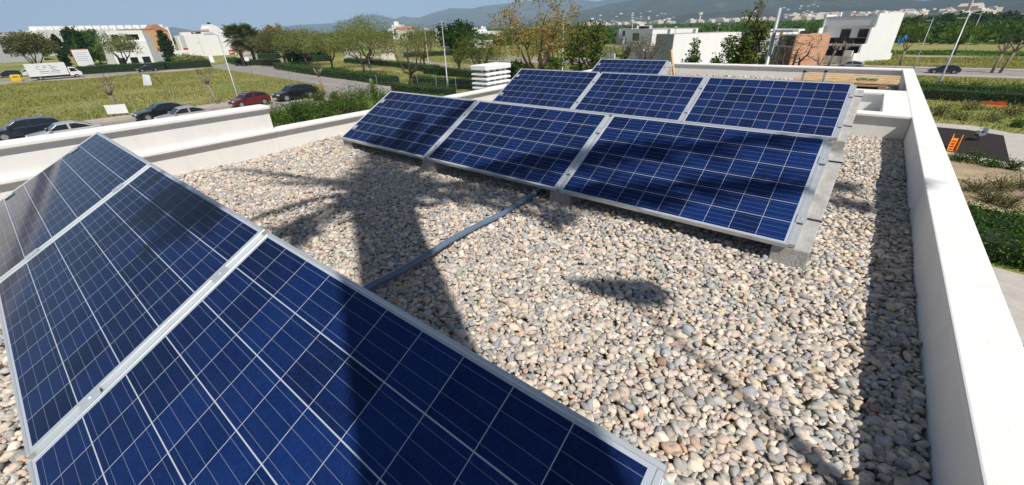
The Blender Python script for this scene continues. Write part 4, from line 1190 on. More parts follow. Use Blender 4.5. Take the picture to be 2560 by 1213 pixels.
for k in range(3600):
    y = 150 * (1300 / 150) ** rng.uniform(0, 1); x = rng.uniform(-1.05, .22) * y
    if x > -0.55 * y - 20 and y < 165: continue
    sp.append((x, y, rng.uniform(2.5, 4.5) * (1 + y / 900), rng.uniform(2.4, 4.0)))
clump_mass('orchard_foliage', 'citrus groves covering the plain up to the far town', sp, 'leaf_green', 8, 16, 2.6)
sp = []
for k in range(700):
    d = rng.uniform(330, 1500); a = rng.uniform(math.radians(-89), math.radians(-46)); x = CAM[0] + d * math.sin(a); y = CAM[1] + d * math.cos(a)
    sp.append((x, y, rng.uniform(3, 6) * (1 + d / 900), rng.uniform(3.5, 6.0)))
clump_mass('wood_foliage', 'hazy tree belt on the plain behind the park', sp, 'leaf_dark', 9, 16, 3.0)

# ================================================================== buildings
def bld(name, label, cat, corner, rz, group=None):
    """house whose nearest corner stands at `corner`; local x = -W..0 along the left face, y = 0..D along the right face"""
    return empty(name, (corner[0], corner[1], GZ), rz, label, cat, group)
def bx(parent, name, mat, x0, x1, y0, y1, z0, z1, bevel=0):
    m_ = MB(); m_.box(x0, x1, y0, y1, z0, z1); return m_.build(name, M[mat], parent, bevel=bevel)
def win_front(parent, x0, x1, z0, z1, y=0.0, name='window', frame='dark', mullion=1):
    """window on a face looking along -y at local y"""
    f = MB()
    f.box(x0 - .06, x1 + .06, y - .05, y + .02, z0 - .06, z0); f.box(x0 - .06, x1 + .06, y - .05, y + .02, z1, z1 + .06)
    f.box(x0 - .06, x0, y - .05, y + .02, z0, z1); f.box(x1, x1 + .06, y - .05, y + .02, z0, z1)
    for k in range(mullion):
        xm = x0 + (x1 - x0) * (k + 1) / (mullion + 1); f.box(xm - .03, xm + .03, y - .045, y + .02, z0, z1)
    o = f.build(name, M[frame], parent)
    p_ = MB(); p_.box(x0 + .002, x1 - .002, y - .02, y + .015, z0 + .002, z1 - .002); p_.build('pane', M['glass'], o)
    return o
def win_right(parent, y0, y1, z0, z1, x=0.0, name='window', frame='dark'):
    f = MB()
    f.box(x - .02, x + .05, y0 - .06, y1 + .06, z0 - .06, z0); f.box(x - .02, x + .05, y0 - .06, y1 + .06, z1, z1 + .06)
    f.box(x - .02, x + .05, y0 - .06, y0, z0, z1); f.box(x - .02, x + .05, y1, y1 + .06, z0, z1)
    o = f.build(name, M[frame], parent)
    p_ = MB(); p_.box(x - .015, x + .02, y0 + .002, y1 - .002, z0 + .002, z1 - .002); p_.build('pane', M['glass'], o)
    return o

R40 = math.radians(-40)
# --- white modern house with black railings and the big stepped party wall
hc = g(2146, 160)
hw = bld('modern_house', 'white modern house with black railings and a blank stepped side wall', 'house', hc, math.radians(-22)); hw.scale = (.82, 1, 1)
HH = 7.55
bx(hw, 'wall', 'white', -10, -0.35, 1.6, 10.2, 0, 2.9)
bx(hw, 'wall', 'white', -10, -0.35, 2.5, 10.2, 2.9, 5.9)
bx(hw, 'wall', 'white', -10, -0.35, 1.7, 10.2, 5.9, HH - .25)          # top band over the loggia
bx(hw, 'roof', 'grey_wall', -10.05, -0.36, 1.65, 10.24, HH - .249, HH - .15)
sidep = [(-2.6, 0), (11.2, 0), (11.2, 1.2), (10.3, 1.2), (10.3, HH + .15), (1.6, HH + .15), (1.6, 5.6), (0.5, 5.6), (0.5, 3.1), (-.9, 3.1), (-.9, 1.75), (-2.6, 1.75)]
mb = MB(); mb.extr([(-0.345, y, z) for y, z in sidep], (0.345, 0, 0)); mb.build('side_wall', M['white'], hw)
mb = MB(); mb.extr([(-10.3, y, z) for y, z in sidep], (0.28, 0, 0)); mb.build('side_wall', M['white'], hw)
bx(hw, 'balcony', 'white', -10, -0.36, 0.4, 2.5, 2.905, 3.10)
bx(hw, 'railing', 'black_glass', -10, -0.36, 0.40, 0.46, 3.105, 4.05)
bx(hw, 'terrace', 'concrete_light', -10, -0.36, -2.0, 1.6, 0, 0.9)
bx(hw, 'railing', 'black_glass', -9.9, -2.1, -2.55, -2.49, 1.3, 2.25)
bx(hw, 'fence_wall', 'white', -10, -0.36, -2.6, -2.45, 0, 1.295)
bx(hw, 'meter_wall', 'white', -2.0, -0.36, -2.7, -2.42, 1.2965, 2.2)
win_front(hw, -6.6, -4.8, 3.15, 5.3, 2.5, 'balcony_door', 'dark', 1)
win_front(hw, -3.2, -1.3, 4.1, 5.3, 2.5, 'window', 'dark', 1)
win_front(hw, -7.6, -5.6, 0.95, 2.6, 1.6, 'door', 'dark', 1)
win_front(hw, -4.9, -0.9, 0.95, 2.6, 1.6, 'window', 'dark', 2)
bx(hw, 'chimney', 'white', -9.4, -8.7, 4, 4.7, HH - .148, HH + .55)
bx(hw, 'roof_frame', 'galv', -8.4, -6.6, 4, 4.08, HH - .148, HH + .75)
bx(hw, 'chimney', 'white', -1.6, -0.9, 5, 5.8, HH - .148, HH + .45)

# --- unfinished brick house
bc = g(1972, 168)
ub = bld('brick_house', 'unfinished house of bare orange brick with concrete slabs and dark openings', 'house', bc, R40)
hb = hgt(bc, 2010, 86)
bx(ub, 'wall', 'brick', -0.3, 0, 0, 6.6, 0, hb, 0)
bx(ub, 'wall', 'brick', -11, -0.31, 2.6, 6.5, 0, 3.0)
bx(ub, 'wall', 'brick', -11, -0.31, 3.4, 6.5, 3.2, hb - .3)
bx(ub, 'slab', 'concrete', -11, -0.31, 0.0, 6.45, 3.0015, 3.199)
bx(ub, 'slab', 'concrete', -11, -0.31, 0.6, 6.45, hb - .299, hb - .05)
for x in (-10.8, -7.2, -3.8):
    bx(ub, 'pillar', 'concrete', x, x + .28, 0.2, .48, 0, 3.0)
    bx(ub, 'pillar', 'concrete', x, x + .28, 0.7, .98, 3.2, hb - .3)
bx(ub, 'opening_shade', 'dark', -6.5, -4.3, 2.58, 2.62, 0.2, 2.4); bx(ub, 'opening_shade', 'dark', -3.3, -1.0, 2.58, 2.62, 0.2, 2.4)  # dark sheets on solid wall imitate the shade inside openings
bx(ub, 'opening_shade', 'dark', -3.2, -.9, 3.38, 3.42, 3.3, 5.4); bx(ub, 'opening_shade', 'dark', -6.6, -5.0, 3.38, 3.42, 4.1, 5.3)
bx(ub, 'parapet', 'brick', -11, -4, 0.62, 0.8, hb - .0485, hb + .5)

# --- grey and white frame house between
gc = g(1868, 166)
gh = bld('grey_house', 'low grey and white framed house half hidden by the feathery tree', 'house', gc, R40)
hg_ = hgt(gc, 1850, 83)
bx(gh, 'wall', 'white', -6.5, -0.4, 3.2, 10, 0, hg_ - .5)
mb = MB(); mb.box(-7, -6.6, 0, 3.2, 0, hg_ - .6); mb.build('frame', M['grey_wall'], gh)
mb = MB(); mb.box(-7, -0.1, 0, 3.2, hg_ - .599, hg_ - .1); mb.build('frame', M['grey_wall'], gh)
mb = MB(); mb.box(-.39, 0, 0, 10, 0, hg_ - .601); mb.build('wall', M['grey_wall'], gh)
bx(gh, 'roof', 'white', -6.4, -.2, 3.3, 10, hg_ - .499, hg_ + .35)
win_front(gh, -5.8, -3.6, 3.2, 4.8, 3.2); win_front(gh, -3.0, -1.0, 0.3, 2.4, 3.2, 'door')

# --- blank walled house: left face coloured grey for its shade, white right face in sun
wc = nearpos(1690, 84)
hwz = float(at(1690, 86, 84)[2]) - GZ
wh = bld('white_house', 'house with a blank white wall in the sun and a side wall coloured grey for its shade', 'house', wc, R40)
bx(wh, 'wall', 'white', -0.25, 0, 0, 13.0, 0, hwz)
bx(wh, 'grey_side', 'grey_wall', -6.2, -0.251, 0.0, 12.9, 0, hwz - .02)
bx(wh, 'garden_wall', 'grey_wall', -14, -6.21, 0, .3, 0, 2.4)
bx(wh, 'roof', 'pave', -6.1, -0.3, .1, 12.8, hwz - .0185, hwz + .02)
bx(wh, 'garden_wall', 'white', -0.2, 0, 13.05, 17, 0, 2.2)
for (x, y, hh) in ((-4, 2.4, 1.0), (-1.2, 9, 1.3)):
    mb = MB(); mb.tube([(x, y, hwz), (x, y, hwz + hh)], .05, 6); mb.tube([(x, y, hwz + hh), (x, y, hwz + hh + .18)], [.28, .18], 8); mb.build('vent_pipe', M['galv'], wh)
mb = MB(); mb.tube([(-0.8, 11, hwz), (-.8, 11, hwz + 2.4)], .025, 5); mb.tube([(-1.3, 11, hwz + 2.3), (-.3, 11, hwz + 2.3)], .02, 4); mb.build('antenna', M['galv'], wh)
bx(wh, 'air_conditioner', 'white_metal', -4.6, -3.6, 1.2, 1.6, hwz + .021, hwz + .8)
bx(wh, 'air_conditioner', 'white_metal', -2.9, -2.0, 5.2, 5.6, hwz + .021, hwz + .7)
mb = MB(); mb.tube([(-5.3, 1, hwz), (-5.3, 1, hwz + 1.0)], .03, 5); mb.lathe([(.05, -.05), (.34, .06), (.36, .1)], 12, (-5.3, 1, hwz + 1.05)); mb.build('satellite_dish', M['white_metal'], wh)

# --- white modern villa behind the bare trees
vc = nearpos(1566, 112)
vz = float(at(1600, 74, 112)[2]) - GZ
vh = bld('white_villa', 'white modern villa, its shaded parts coloured grey, behind two bare trees', 'house', vc, R40)
bx(vh, 'wall', 'white', -0.3, 10, 0, 10, 0, 2.95)
bx(vh, 'wall', 'white', -4, 12, 0.5, 11, 2.951, vz)
bx(vh, 'shade_panel', 'grey_wall', -5.5, -4.01, 0.2, 9, 2.7, vz + .2)  # grey boxes carry the shade of the white facade in their colour
bx(vh, 'shade_panel', 'grey_wall', -4.0, -.31, -.4, .45, 2.6, 4.3)
bx(vh, 'garage', 'glass', -5.2, -.35, 2.0, 2.3, 0.2, 2.5)
bx(vh, 'fence_wall', 'white', -9, 2, -3.2, -3.0, 0, 1.5)
win_front(vh, -2.6, -1.4, 4.6, 5.6, .5); win_front(vh, 3, 6, 3.8, 5.2, .5, 'window', 'dark', 2); win_front(vh, 1.2, 3.4, .8, 2.3, 0)
bx(vh, 'roof', 'grey_wall', -4, 12, .5, 11, vz + .001, vz + .12)
mb = MB(); mb.tube([(-3, 3, vz + .1), (-3, 3, vz + 1.6)], .06, 6); mb.lathe([(.05, 0), (.4, .1), (.42, .18)], 12, (-3, 3, vz + 1.6)); mb.build('satellite_dish', M['white_metal'], vh)
bx(vh, 'solar_collector', 'glass', 0.5, 3.2, 3, 4.2, vz + .121, vz + .7)

# --- left: long blank white gable wall beyond the side street
def west_house(name, label, x, y0, y1, depth, h, mat='white', group=None):
    r_ = empty(name, (x, (y0 + y1) / 2, GZ), 0, label, 'house', group)
    L_ = y1 - y0
    bx(r_, 'wall', mat, -depth, 0, -L_ / 2, L_ / 2, 0, h)
    bx(r_, 'roof', 'tile_roof' if mat != 'grey_wall' else 'grey_wall', -depth - .1, .1, -L_ / 2 - .1, L_ / 2 + .1, h + .001, h + .22)
    return r_
bA = (-205.0, 49.5); bB = (-205.0, 73.0)
hA = hgt((-205, 62), 520, 78)
bw = empty('gable_house', (-205, 61.5, GZ), 0, 'large white house with blank sunlit wall, gable bump and gap on its left', 'house')
bx(bw, 'wall', 'white', -14, 0, -3.2, 11.5, 0, hA - .1)
mb = MB(); mb.extr([(0, 3.4, hA - .099), (0, 8.6, hA - .099), (0, 8.6, hA + .8), (0, 4.9, hA + 2.4), (0, 4.2, hA + 2.4), (0, 4.0, hA + 1.7), (0, 3.4, hA + .9)], (-9, 0, 0)); mb.build('gable', M['white'], bw)
bx(bw, 'wall', 'white', -12, 0, -5.8, -3.21, 0, hA - 1.2)
bx(bw, 'garden_wall', 'white', -.5, 0, -12, -5.81, 0, 2.6)
bx(bw, 'gate', 'red_plastic', -.3, .02, -7.4, -5.83, 2.61, 3.3)
bx(bw, 'pillar', 'white', -.4, 0, -8.0, -7.42, 2.61, hA - 1.4)
bx(bw, 'roof', 'tile_roof', -14.2, .1, -3.0, 3.3, hA - .098, hA + .25)
for (y0, y1) in ((-2.9, -2.2), (-1.8, .2)): win_right(bw, y0, y1, hA - .75, hA - .3, 0)
bx(bw, 'chimney', 'white', -5, -4, 9, 10, hA - .098, hA + 1.0)
bx(bw, 'chimney', 'dark', -8, -7, 6, 7, hA + .5, hA + 3.2)

# white house with shop windows on the ground floor
w2 = g(338, 163); wz = hgt(w2, 320, 76)
wb = empty('corner_house', (w2[0], w2[1], GZ), 0, 'white two storey house with dark ground floor windows behind the open crowned tree', 'house')
bx(wb, 'wall', 'white', -14, 0, -4.0, 5.0, 0, wz * .70)
bx(wb, 'wall', 'white', -14, -.6, -3.4, 5.0, wz * .70 + .002, wz)
bx(wb, 'grey_side', 'grey_wall', -13, -.2, 5.01, 6.6, 0, wz * .92)
for (y0, y1) in ((-3.4, -1.8), (-.5, 1.2), (2.4, 4.2)): win_right(wb, y0, y1, .5, 2.1, 0)
for (y0, y1) in ((-2.6, -1.0), (.6, 3.6)): win_right(wb, y0, y1, wz * .74, wz * .88, -.6)
bx(wb, 'annexe', 'grey_wall', -4, 0, 6.61, 9.2, 0, 3.2)
# orange houses and the grey warehouse
o1 = west_house('orange_house', 'orange rendered house between the white house and the cypress', -196, 37, 45, 12, hgt((-196, 41), 375, 74), 'orange_wall')
for (y0, y1) in ((-3, -1.6), (.6, 2.2)): win_right(o1, y0, y1, 4.6, 6.2, 0); win_right(o1, y0, y1, 1.2, 3, 0)
o2 = west_house('terracotta_house', 'small terracotta house with pointed roof far behind the cypress', -262, 58, 66, 10, hgt((-262, 62), 430, 78), 'orange_wall')
mb = MB(); hh = hgt((-262, 62), 430, 78); mb.extr([(0, -4.2, hh + .22), (0, 4.2, hh + .22), (0, 0.6, hh + 3.0), (0, -.6, hh + 3.0)], (-10, 0, 0)); mb.build('gable_roof', M['tile_roof'], o2)
o3 = west_house('grey_warehouse', 'plain grey warehouse behind the broad brown tree', -262, -40, 20, 30, hgt((-262, 5), 80, 80), 'grey_wall')
for (y0, y1) in ((10, 12), (20, 22)): win_right(o3, y0, y1, 3.2, 4.6, 0)
# the long terrace on the skyline: separate houses side by side
tz = hgt((-330, 60), 250, 70)
rngt = np.random.default_rng(12)
nT = 17
t0 = None
for k in range(nT):
    px = 84 + k * 20.0
    d_ = ray(px, 70); D = 330 / abs(d_[0]) * math.hypot(d_[0], d_[1])
    pos = at(px, 70, 1.0)
    dd = ray(px, 70); s_ = (-330 - CAM[0]) / dd[0]; q = CAM + dd * s_
    if t0 is None:
        r_ = empty('terrace_house', (float(q[0]), float(q[1]), GZ), 0)
        bx(r_, 'wall', 'white', -10, 0, -3.0, 3.0, 0, tz - .6)
        bx(r_, 'stair_tower', 'white', -8, -3.0, -1.2, 1.5, tz - .598, tz + 1.2)
        bx(r_, 'roof_terrace', 'grey_wall', -9.8, -.2, 1.52, 2.9, tz - .598, tz - .45)
        bx(r_, 'party_wall', 'white', -9.8, .3, 2.95, 3.15, 0, tz + .1)
        for zz in (1.2, 4.2): win_right(r_, -2.2, -.6, zz, zz + 1.5, 0); win_right(r_, .6, 2.2, zz, zz + 1.5, 0)
        t0 = r_
    else:
        r_ = copy_tree(t0); r_.location = (float(q[0]), float(q[1]), GZ)
    tag(r_, 'white terrace house in the long skyline row left of the gable wall', 'house', 'terrace houses on the left skyline')
# houses on the plain behind the park
for i, (px, py, w, h, mat, lb) in enumerate([(995, 62, 9, 7.5, 'white', 'white farmhouse with a narrow tower left of the red roof'), (1012, 68, 14, 3.5, 'tile_roof', 'low building with red tiled roof in front of the dark tree belt'),
                                       (1118, 74, 14, 4.0, 'white', 'flat white shed seen left of the dark leafy tree'), (1215, 78, 16, 6.5, 'white', 'white block behind the twigs of the yellow leafed tree'), (1195, 103, 10, 3.2, 'white', 'low white annexe under the yellow leafed tree'), (1610, 64, 10, 3.0, 'cream', 'small cream shed on the grove behind the villa')]):
    D = [430, 400, 300, 260, 190, 330][i]
    q = at(px, 62, D); zt_ = float(at(px, py, D)[2]) - GZ
    zt_ = max(zt_, 2.5)
    r_ = empty('far_house', (float(q[0]), float(q[1]), GZ), math.radians(30), lb, 'house')
    if mat == 'tile_roof':
        bx(r_, 'wall', 'cream', -w / 2, w / 2, -4, 4, 0, zt_ - 1.2); mb = MB(); mb.extr([(-w / 2 - .3, -4.4, zt_ - 1.198), (-w / 2 - .3, 4.4, zt_ - 1.198), (-w / 2 - .3, 0, zt_ + .6)], (w + .6, 0, 0)); mb.build('roof', M['tile_roof'], r_)
    else:
        bx(r_, 'wall', mat, -w / 2, w / 2, -4, 4, 0, zt_)
        bx(r_, 'roof_block', mat, -w * .3, 0, -2, 2, zt_ + .002, zt_ + (2.6 if i == 0 else .8))
        win_front(r_, -w * .3, -w * .1, zt_ * .4, zt_ * .7, -4); win_front(r_, w * .1, w * .3, zt_ * .4, zt_ * .7, -4)
# transformer hut
hp = g(955, 157); hz = hgt(hp, 952, 134) + .5
ht = empty('utility_hut', (hp[0], hp[1], GZ), math.radians(-35), 'small beige hut with flat overhanging roof among the hedges', 'hut')
bx(ht, 'wall', 'cream', -2.6, 2.6, 0, 3.4, 0, hz); bx(ht, 'roof', 'concrete', -2.85, 2.85, -.25, 3.65, hz + .002, hz + .22); bx(ht, 'door', 'grey_wall', -1.9, -.8, -.03, .02, .05, 1.9)

# ------------------------------------------------------------------ the far town and the villas on the slopes
rngv = np.random.default_rng(44)
MT = [white_wall('town_render_%d' % i, c, .1, .05) for i, c in enumerate([(.70, .60, .50), (.74, .70, .64), (.66, .48, .38), (.78, .76, .72), (.62, .52, .42)])]
def town_mesh(w, d, h, mat, gable):
    m_ = MB(); m_.box(-w / 2, w / 2, -d / 2, d / 2, 0, h)
    if gable: m_.extr([(-w / 2, -d / 2, h + .01), (-w / 2, d / 2, h + .01), (-w / 2, 0, h + d * .18)], (w, 0, 0))
    else: m_.box(-w * .3, w * .2, -d * .3, d * .2, h + .01, h + 2.2)
    me = bpy.data.meshes.new('town_house'); me.from_pydata(m_.v, [], m_.f); me.materials.append(mat); return me
TM = [town_mesh(rngv.uniform(13, 24), rngv.uniform(12, 18), rngv.uniform(5, 9), MT[k % 5], k % 3 == 0) for k in range(12)]
def put_house(x, y, z, me, rz, label, group, sc=1.0):
    o = bpy.data.objects.new('town_house', me); COL.objects.link(o); o.location = (x, y, z); o.rotation_euler = (0, 0, rz); o.scale = (sc, sc, sc)
    tag(o, label, 'house', group)
for k in range(190):
    px = rngv.uniform(1975, 2300) if k < 155 else rngv.uniform(2350, 2470)
    D = rngv.uniform(1250, 1900); q = at(px, 50, D)
    put_house(float(q[0]), float(q[1]), GZ + max(0, (D - 1250) * .016), TM[rngv.integers(0, 12)], rngv.uniform(-.5, .5) - .7, 'pale house in the dense far town above the right hand groves', 'houses of the far town', rngv.uniform(.7, 1.25))
for k in range(70):
    px = rngv.uniform(1440, 1930); D = rngv.uniform(1350, 2000); q = at(px, 50, D)
    put_house(float(q[0]), float(q[1]), GZ, TM[rngv.integers(0, 12)], rngv.uniform(-.3, .3) - .7, 'white or pale building on the plain at the foot of the hills', 'buildings at the foot of the hills', rngv.uniform(.7, 1.3))
for k in range(26):
    px = rngv.uniform(860, 1240); D = rngv.uniform(900, 1900); q = at(px, 60, D)
    put_house(float(q[0]), float(q[1]), GZ, TM[[1, 3, 6, 8, 11][rngv.integers(0, 5)]], rngv.uniform(-.3, .3) - .7, 'pale building on the distant plain behind the park trees', 'buildings on the plain behind the park', rngv.uniform(.6, 1.0))
def hill_z(px, t):
    i = int(np.clip((px - HX[0]) / (HX[1] - HX[0]), 0, len(HX) - 1)); j = t * (HV.shape[1] - 1)
    j0 = int(j); f_ = j - j0
    return HV[i, j0] * (1 - f_) + HV[i, min(j0 + 1, HV.shape[1] - 1)] * f_
for k in range(70):
    if k < 36: px, t = rngv.normal(1590, 55), rngv.uniform(.2, .5)
    elif k < 62: px, t = rngv.normal(2010, 45), rngv.uniform(.15, .55)
    else: px, t = rngv.uniform(1700, 2500), rngv.uniform(.1, .3)
    q = hill_z(px, t)
    put_house(float(q[0]), float(q[1]), float(q[2]) - 1.5, TM[[1, 3, 6, 8, 11][rngv.integers(0, 5)]], rngv.uniform(0, 3), 'white villa scattered on the wooded hillside', 'villas on the hillside', rngv.uniform(.5, .95))
# church of the town
q = at(2421, 30, 1500); chh = empty('church', (float(q[0]), float(q[1]), GZ + 6), -.6, 'stone church with a thin tower over the far trees at right', 'church')
mb = MB(); mb.box(-20, 20, -10, 10, 0, 14); mb.extr([(-20, -10, 14.01), (-20, 10, 14.01), (-20, 0, 20)], (40, 0, 0)); mb.build('nave', MT[0], chh)
mb = MB(); mb.box(2, 7, -14, -10.01, 0, 30); mb.extr([(2, -14, 30.01), (7, -14, 30.01), (7, -10.01, 30.01), (2, -10.01, 30.01)], (0, 0, 4)); mb.build('tower', MT[4], chh)
q = at(1750, 45, 1500); wt = empty('water_tower', (float(q[0]), float(q[1]), GZ), 0, 'pale water tower standing over the plain buildings', 'water tower')
mb = MB(); mb.tube([(0, 0, 0), (0, 0, 20)], 2.4, 10); mb.build('shaft', MT[3], wt); mb = MB(); mb.tube([(0, 0, 20.01), (0, 0, 23), (0, 0, 29)], [2.5, 5.5, 5.5], 12); mb.build('tank', MT[3], wt)

# ================================================================== vehicles
def car(label, pos, rz, color, L=4.5, W=1.80, H=1.45, kind='sedan', group='cars parked along the streets', sc=1.0):
    root = empty('parked_car', (pos[0], pos[1], GZ + .012), rz, label, 'car', group); root.scale = (sc, sc, sc)
    paintm = color
    zb = .22 if kind != 'suv' else .28
    bl = .62 * H; hl = .58 * H
    rear = {'sedan': .66 * H, 'hatch': .66 * H, 'suv': .66 * H}[kind]
    # x axis forward; nose at +L/2
    prof = [(L / 2 - .04, zb + .05), (L / 2, .30 * H), (L / 2 - .02, .43 * H), (L / 2 - .20, .52 * H), (L / 2 - .55, .565 * H), (L * .235, bl), (-L * .30, bl + .03), (-L / 2 + .12, rear), (-L / 2 + .01, .55 * H), (-L / 2, .35 * H), (-L / 2 + .06, zb + .05), (-L / 2 + .3, zb), (L / 2 - .3, zb)]
    b_ = MB(); n = len(prof)
    secs = [(-W / 2, .93), (-W / 2 + .05, 1.0), (-W * .25, 1.005), (W * .25, 1.005), (W / 2 - .05, 1.0), (W / 2, .93)]
    vs = []
    for (yy, k) in secs:
        for (px_, pz_) in prof: vs.append((px_ * (k if abs(px_) > L * .42 else 1), yy, zb + (pz_ - zb) * (k if pz_ > .5 * H else 1) * (1.015 if abs(yy) < W * .3 and pz_ > .5 * H else 1)))
    fs = []
    for s in range(len(secs) - 1):
        for i in range(n): fs.append((s * n + i, s * n + (i + 1) % n, (s + 1) * n + (i + 1) % n, (s + 1) * n + i))
    fs += [tuple(range(n)), tuple(range((len(secs) - 1) * n, len(secs) * n))[::-1]]
    b_.add(vs, fs); b_.build('body', paintm, root, smooth=False, bevel=.035, seg=2)
    # cabin
    if kind == 'sedan': cab = [(L * .245, bl - .02), (L * .085, H * .95), (L * -.02, H), (-L * .16, H * .985), (-L * .29, H * .86), (-L * .40, bl)]
    elif kind == 'hatch': cab = [(L * .27, bl - .02), (L * .10, H * .95), (-L * .02, H), (-L * .25, H * .97), (-L * .40, H * .88), (-L * .47, bl)]
    else: cab = [(L * .25, bl - .02), (L * .11, H * .95), (L * .0, H), (-L * .28, H * .985), (-L * .41, H * .90), (-L * .47, bl)]
    def hwid(z): 
        t = (z - bl) / (H - bl); return W * (.465 - .085 * max(0, t))
    c_ = MB(); n = len(cab)
    vs = [(x, -hwid(z), z) for x, z in cab] + [(x, hwid(z), z) for x, z in cab]
    c_.add(vs, [tuple(range(n))[::-1], tuple(range(n, 2 * n))] + [(i, (i + 1) % n, n + (i + 1) % n, n + i) for i in range(n)])
    c_.build('roof', paintm, root, bevel=.03)
    # side windows: two per side
    def inset(poly, e=.84):
        cx_ = sum(p_[0] for p_ in poly) / len(poly); cz_ = sum(p_[1] for p_ in poly) / len(poly)
        return [(cx_ + (x - cx_) * e, cz_ + (z - cz_) * (e - .06)) for x, z in poly]
    xm = -L * .06
    ztop = H * .955
    frontw = [(cab[0][0] - .05, bl + .03), (cab[1][0], ztop - .03), (xm + .04, ztop), (xm + .04, bl + .03)]
    backw = [(xm - .04, bl + .03), (xm - .04, ztop), (cab[3][0], ztop - .01), (cab[-2][0] + (.02 if kind != 'sedan' else .05), cab[-2][1] - .08), (cab[-1][0] + .18, bl + .04)]
    for s in (-1, 1):
        for poly in (frontw, backw):
            ip = inset(poly, .93)
            w_ = MB(); w_.extr([(x, s * (hwid(z) - .02), z) for x, z in ip], (0, s * .026, 0)); w_.build('side_window', M['glass'], root)
    # windscreen, rear window
    for (a, b2, nm) in ((cab[0], cab[1], 'windscreen'), (cab[-1], cab[-2], 'rear_window')):
        w_ = MB(); pts = []
        for t, in ((.10,), (.93,)):
            x = a[0] + (b2[0] - a[0]) * t; z = a[1] + (b2[1] - a[1]) * t
            pts.append((x, z))
        sgn = 1 if nm == 'windscreen' else -1
        q_ = [(pts[0][0], -hwid(pts[0][1]) + .09, pts[0][1]), (pts[0][0], hwid(pts[0][1]) - .09, pts[0][1]), (pts[1][0], hwid(pts[1][1]) - .09, pts[1][1]), (pts[1][0], -hwid(pts[1][1]) + .09, pts[1][1])]
        w_.extr([(x - sgn * .02, y, z - .02) for x, y, z in q_], (sgn * .028, 0, .028)); w_.build(nm, M['glass'], root)
    rw = .33 if kind != 'suv' else .38
    for fx in (L * .31, -L * .30):
        for s in (-1, 1):
            ar = MB(); ar.tube([(fx, s * (W / 2 - .16), rw + .02), (fx, s * (W / 2 + .006), rw + .02)], rw + .07, 18); ar.build('wheel_arch', M['black'], root)
            t_ = MB(); t_.tube([(fx, s * (W / 2 - .15), rw), (fx, s * (W / 2 + .014), rw)], rw, 18); to = t_.build('wheel', M['tyre'], root)
            r_ = MB(); r_.tube([(fx, s * (W / 2 + .0145), rw), (fx, s * (W / 2 + .022), rw)], rw * .66, 12); r_.build('rim', M['rim'], to)
    for s in (-1, 1):
        h_ = MB(); h_.box(L / 2 - .22, L / 2 - .028, s * W * .31 - .20, s * W * .31 + .20, .425 * H, .50 * H); h_.build('headlight', M['lamp'], root, bevel=.02)
        h_ = MB(); h_.box(-L / 2 + .0, -L / 2 + .12, s * W * .36 - .17, s * W * .36 + .17, .52 * H, .61 * H); h_.build('tail_light', M['tail'], root, bevel=.02)
        m_ = MB(); m_.box(L * .175, L * .22, s * (W / 2 + .09) - .09, s * (W / 2 + .09) + .09, bl + .01, bl + .13); m_.build('mirror', paintm, root, bevel=.02)
    gr = MB(); gr.box(L / 2 - .05, L / 2 + .006, -.42, .42, .29 * H, .42 * H); gr.build('grille', M['black'], root)
    pl = MB(); pl.box(L / 2 + .0065, L / 2 + .014, -.25, .25, .20 * H, .275 * H); pl.build('number_plate', M['white_metal'], root)
    return root
CK = paint('car_black', (.008, .008, .010)); CB = paint('car_midnight', (.012, .015, .028)); CS = paint('car_silver', (.42, .42, .42)); CP = paint('car_champagne', (.36, .31, .29)); CR = paint('car_red', (.13, .010, .010)); CG = paint('car_grey', (.22, .23, .25)); CW = paint('car_white', (.7, .7, .7)); CN = paint('car_navy', (.012, .018, .035))
FW = -PI / 2          # facing -Y, i.e. left in the picture
XF = -50.6; XN = -45.3
def along(px, py):
    """y where the pixel's ground ray meets, for cars standing at a kerb line"""
    return g(px, py)
def at_x(px, py, X, z=0.7):
    d = ray(px, py); s_ = (X - CAM[0]) / d[0]; return float((CAM + d * s_)[1])
car('black suv with silver roof rails at the street corner, right of the red car', (XF + .3, at_x(735, 238, XF)), FW, CK, 4.9, 1.95, 1.70, 'suv')
car('dark red hatchback behind the end of the white tall parapet', (XF + .3, at_x(622, 252, XF)), FW, CR, 4.1, 1.78, 1.50, 'hatch')
car('black sedan with chrome window line beside the champagne sedan', (XF + .2, at_x(402, 272, XF)), FW, CK, 4.8, 1.84, 1.44, 'sedan')
car('champagne silver sedan half hidden by the white tall parapet', (XN, at_x(458, 277, XN)), FW, CP, 4.6, 1.80, 1.43, 'sedan')
car('dark blue car at the far left end of the street row', (XF + .1, at_x(62, 316, XF)), FW, CN, 4.7, 1.84, 1.50, 'hatch')
car('silver sedan in front of the dark blue car', (XN, at_x(160, 322, XN)), FW, CS, 4.6, 1.80, 1.43, 'sedan')
car('dark green car driving along the far street hedge', (-131.0, at_x(372, 180, -131)), FW, CB, 4.3, 1.78, 1.46, 'hatch')
car('small white car tucked behind the hedge by the cypress', (-147, at_x(455, 163, -147)), FW, CW, 4.2, 1.76, 1.46, 'hatch')
car('grey car behind the hedge left of the cypress', (-147, at_x(398, 164, -147)), FW, CG, 4.4, 1.78, 1.46, 'sedan')
for i, (px, c, lb) in enumerate([(12, CN, 'dark car under the broad brown tree'), (62, CW, 'white car parked behind the truck, farther left'), (92, CS, 'pale car parked behind the truck roof'), (265, CG, 'grey car roof showing over the far hedge')]):
    car(lb, (-150, at_x(px, 170 if px < 200 else 168, -150)), FW, c, 4.5, 1.8, 1.5, 'hatch')
car('grey car beside the meter box of the stepped white house', nearpos(2160, 88.5), math.radians(178), CG, 4.3, 1.78, 1.46, 'hatch', sc=.8)
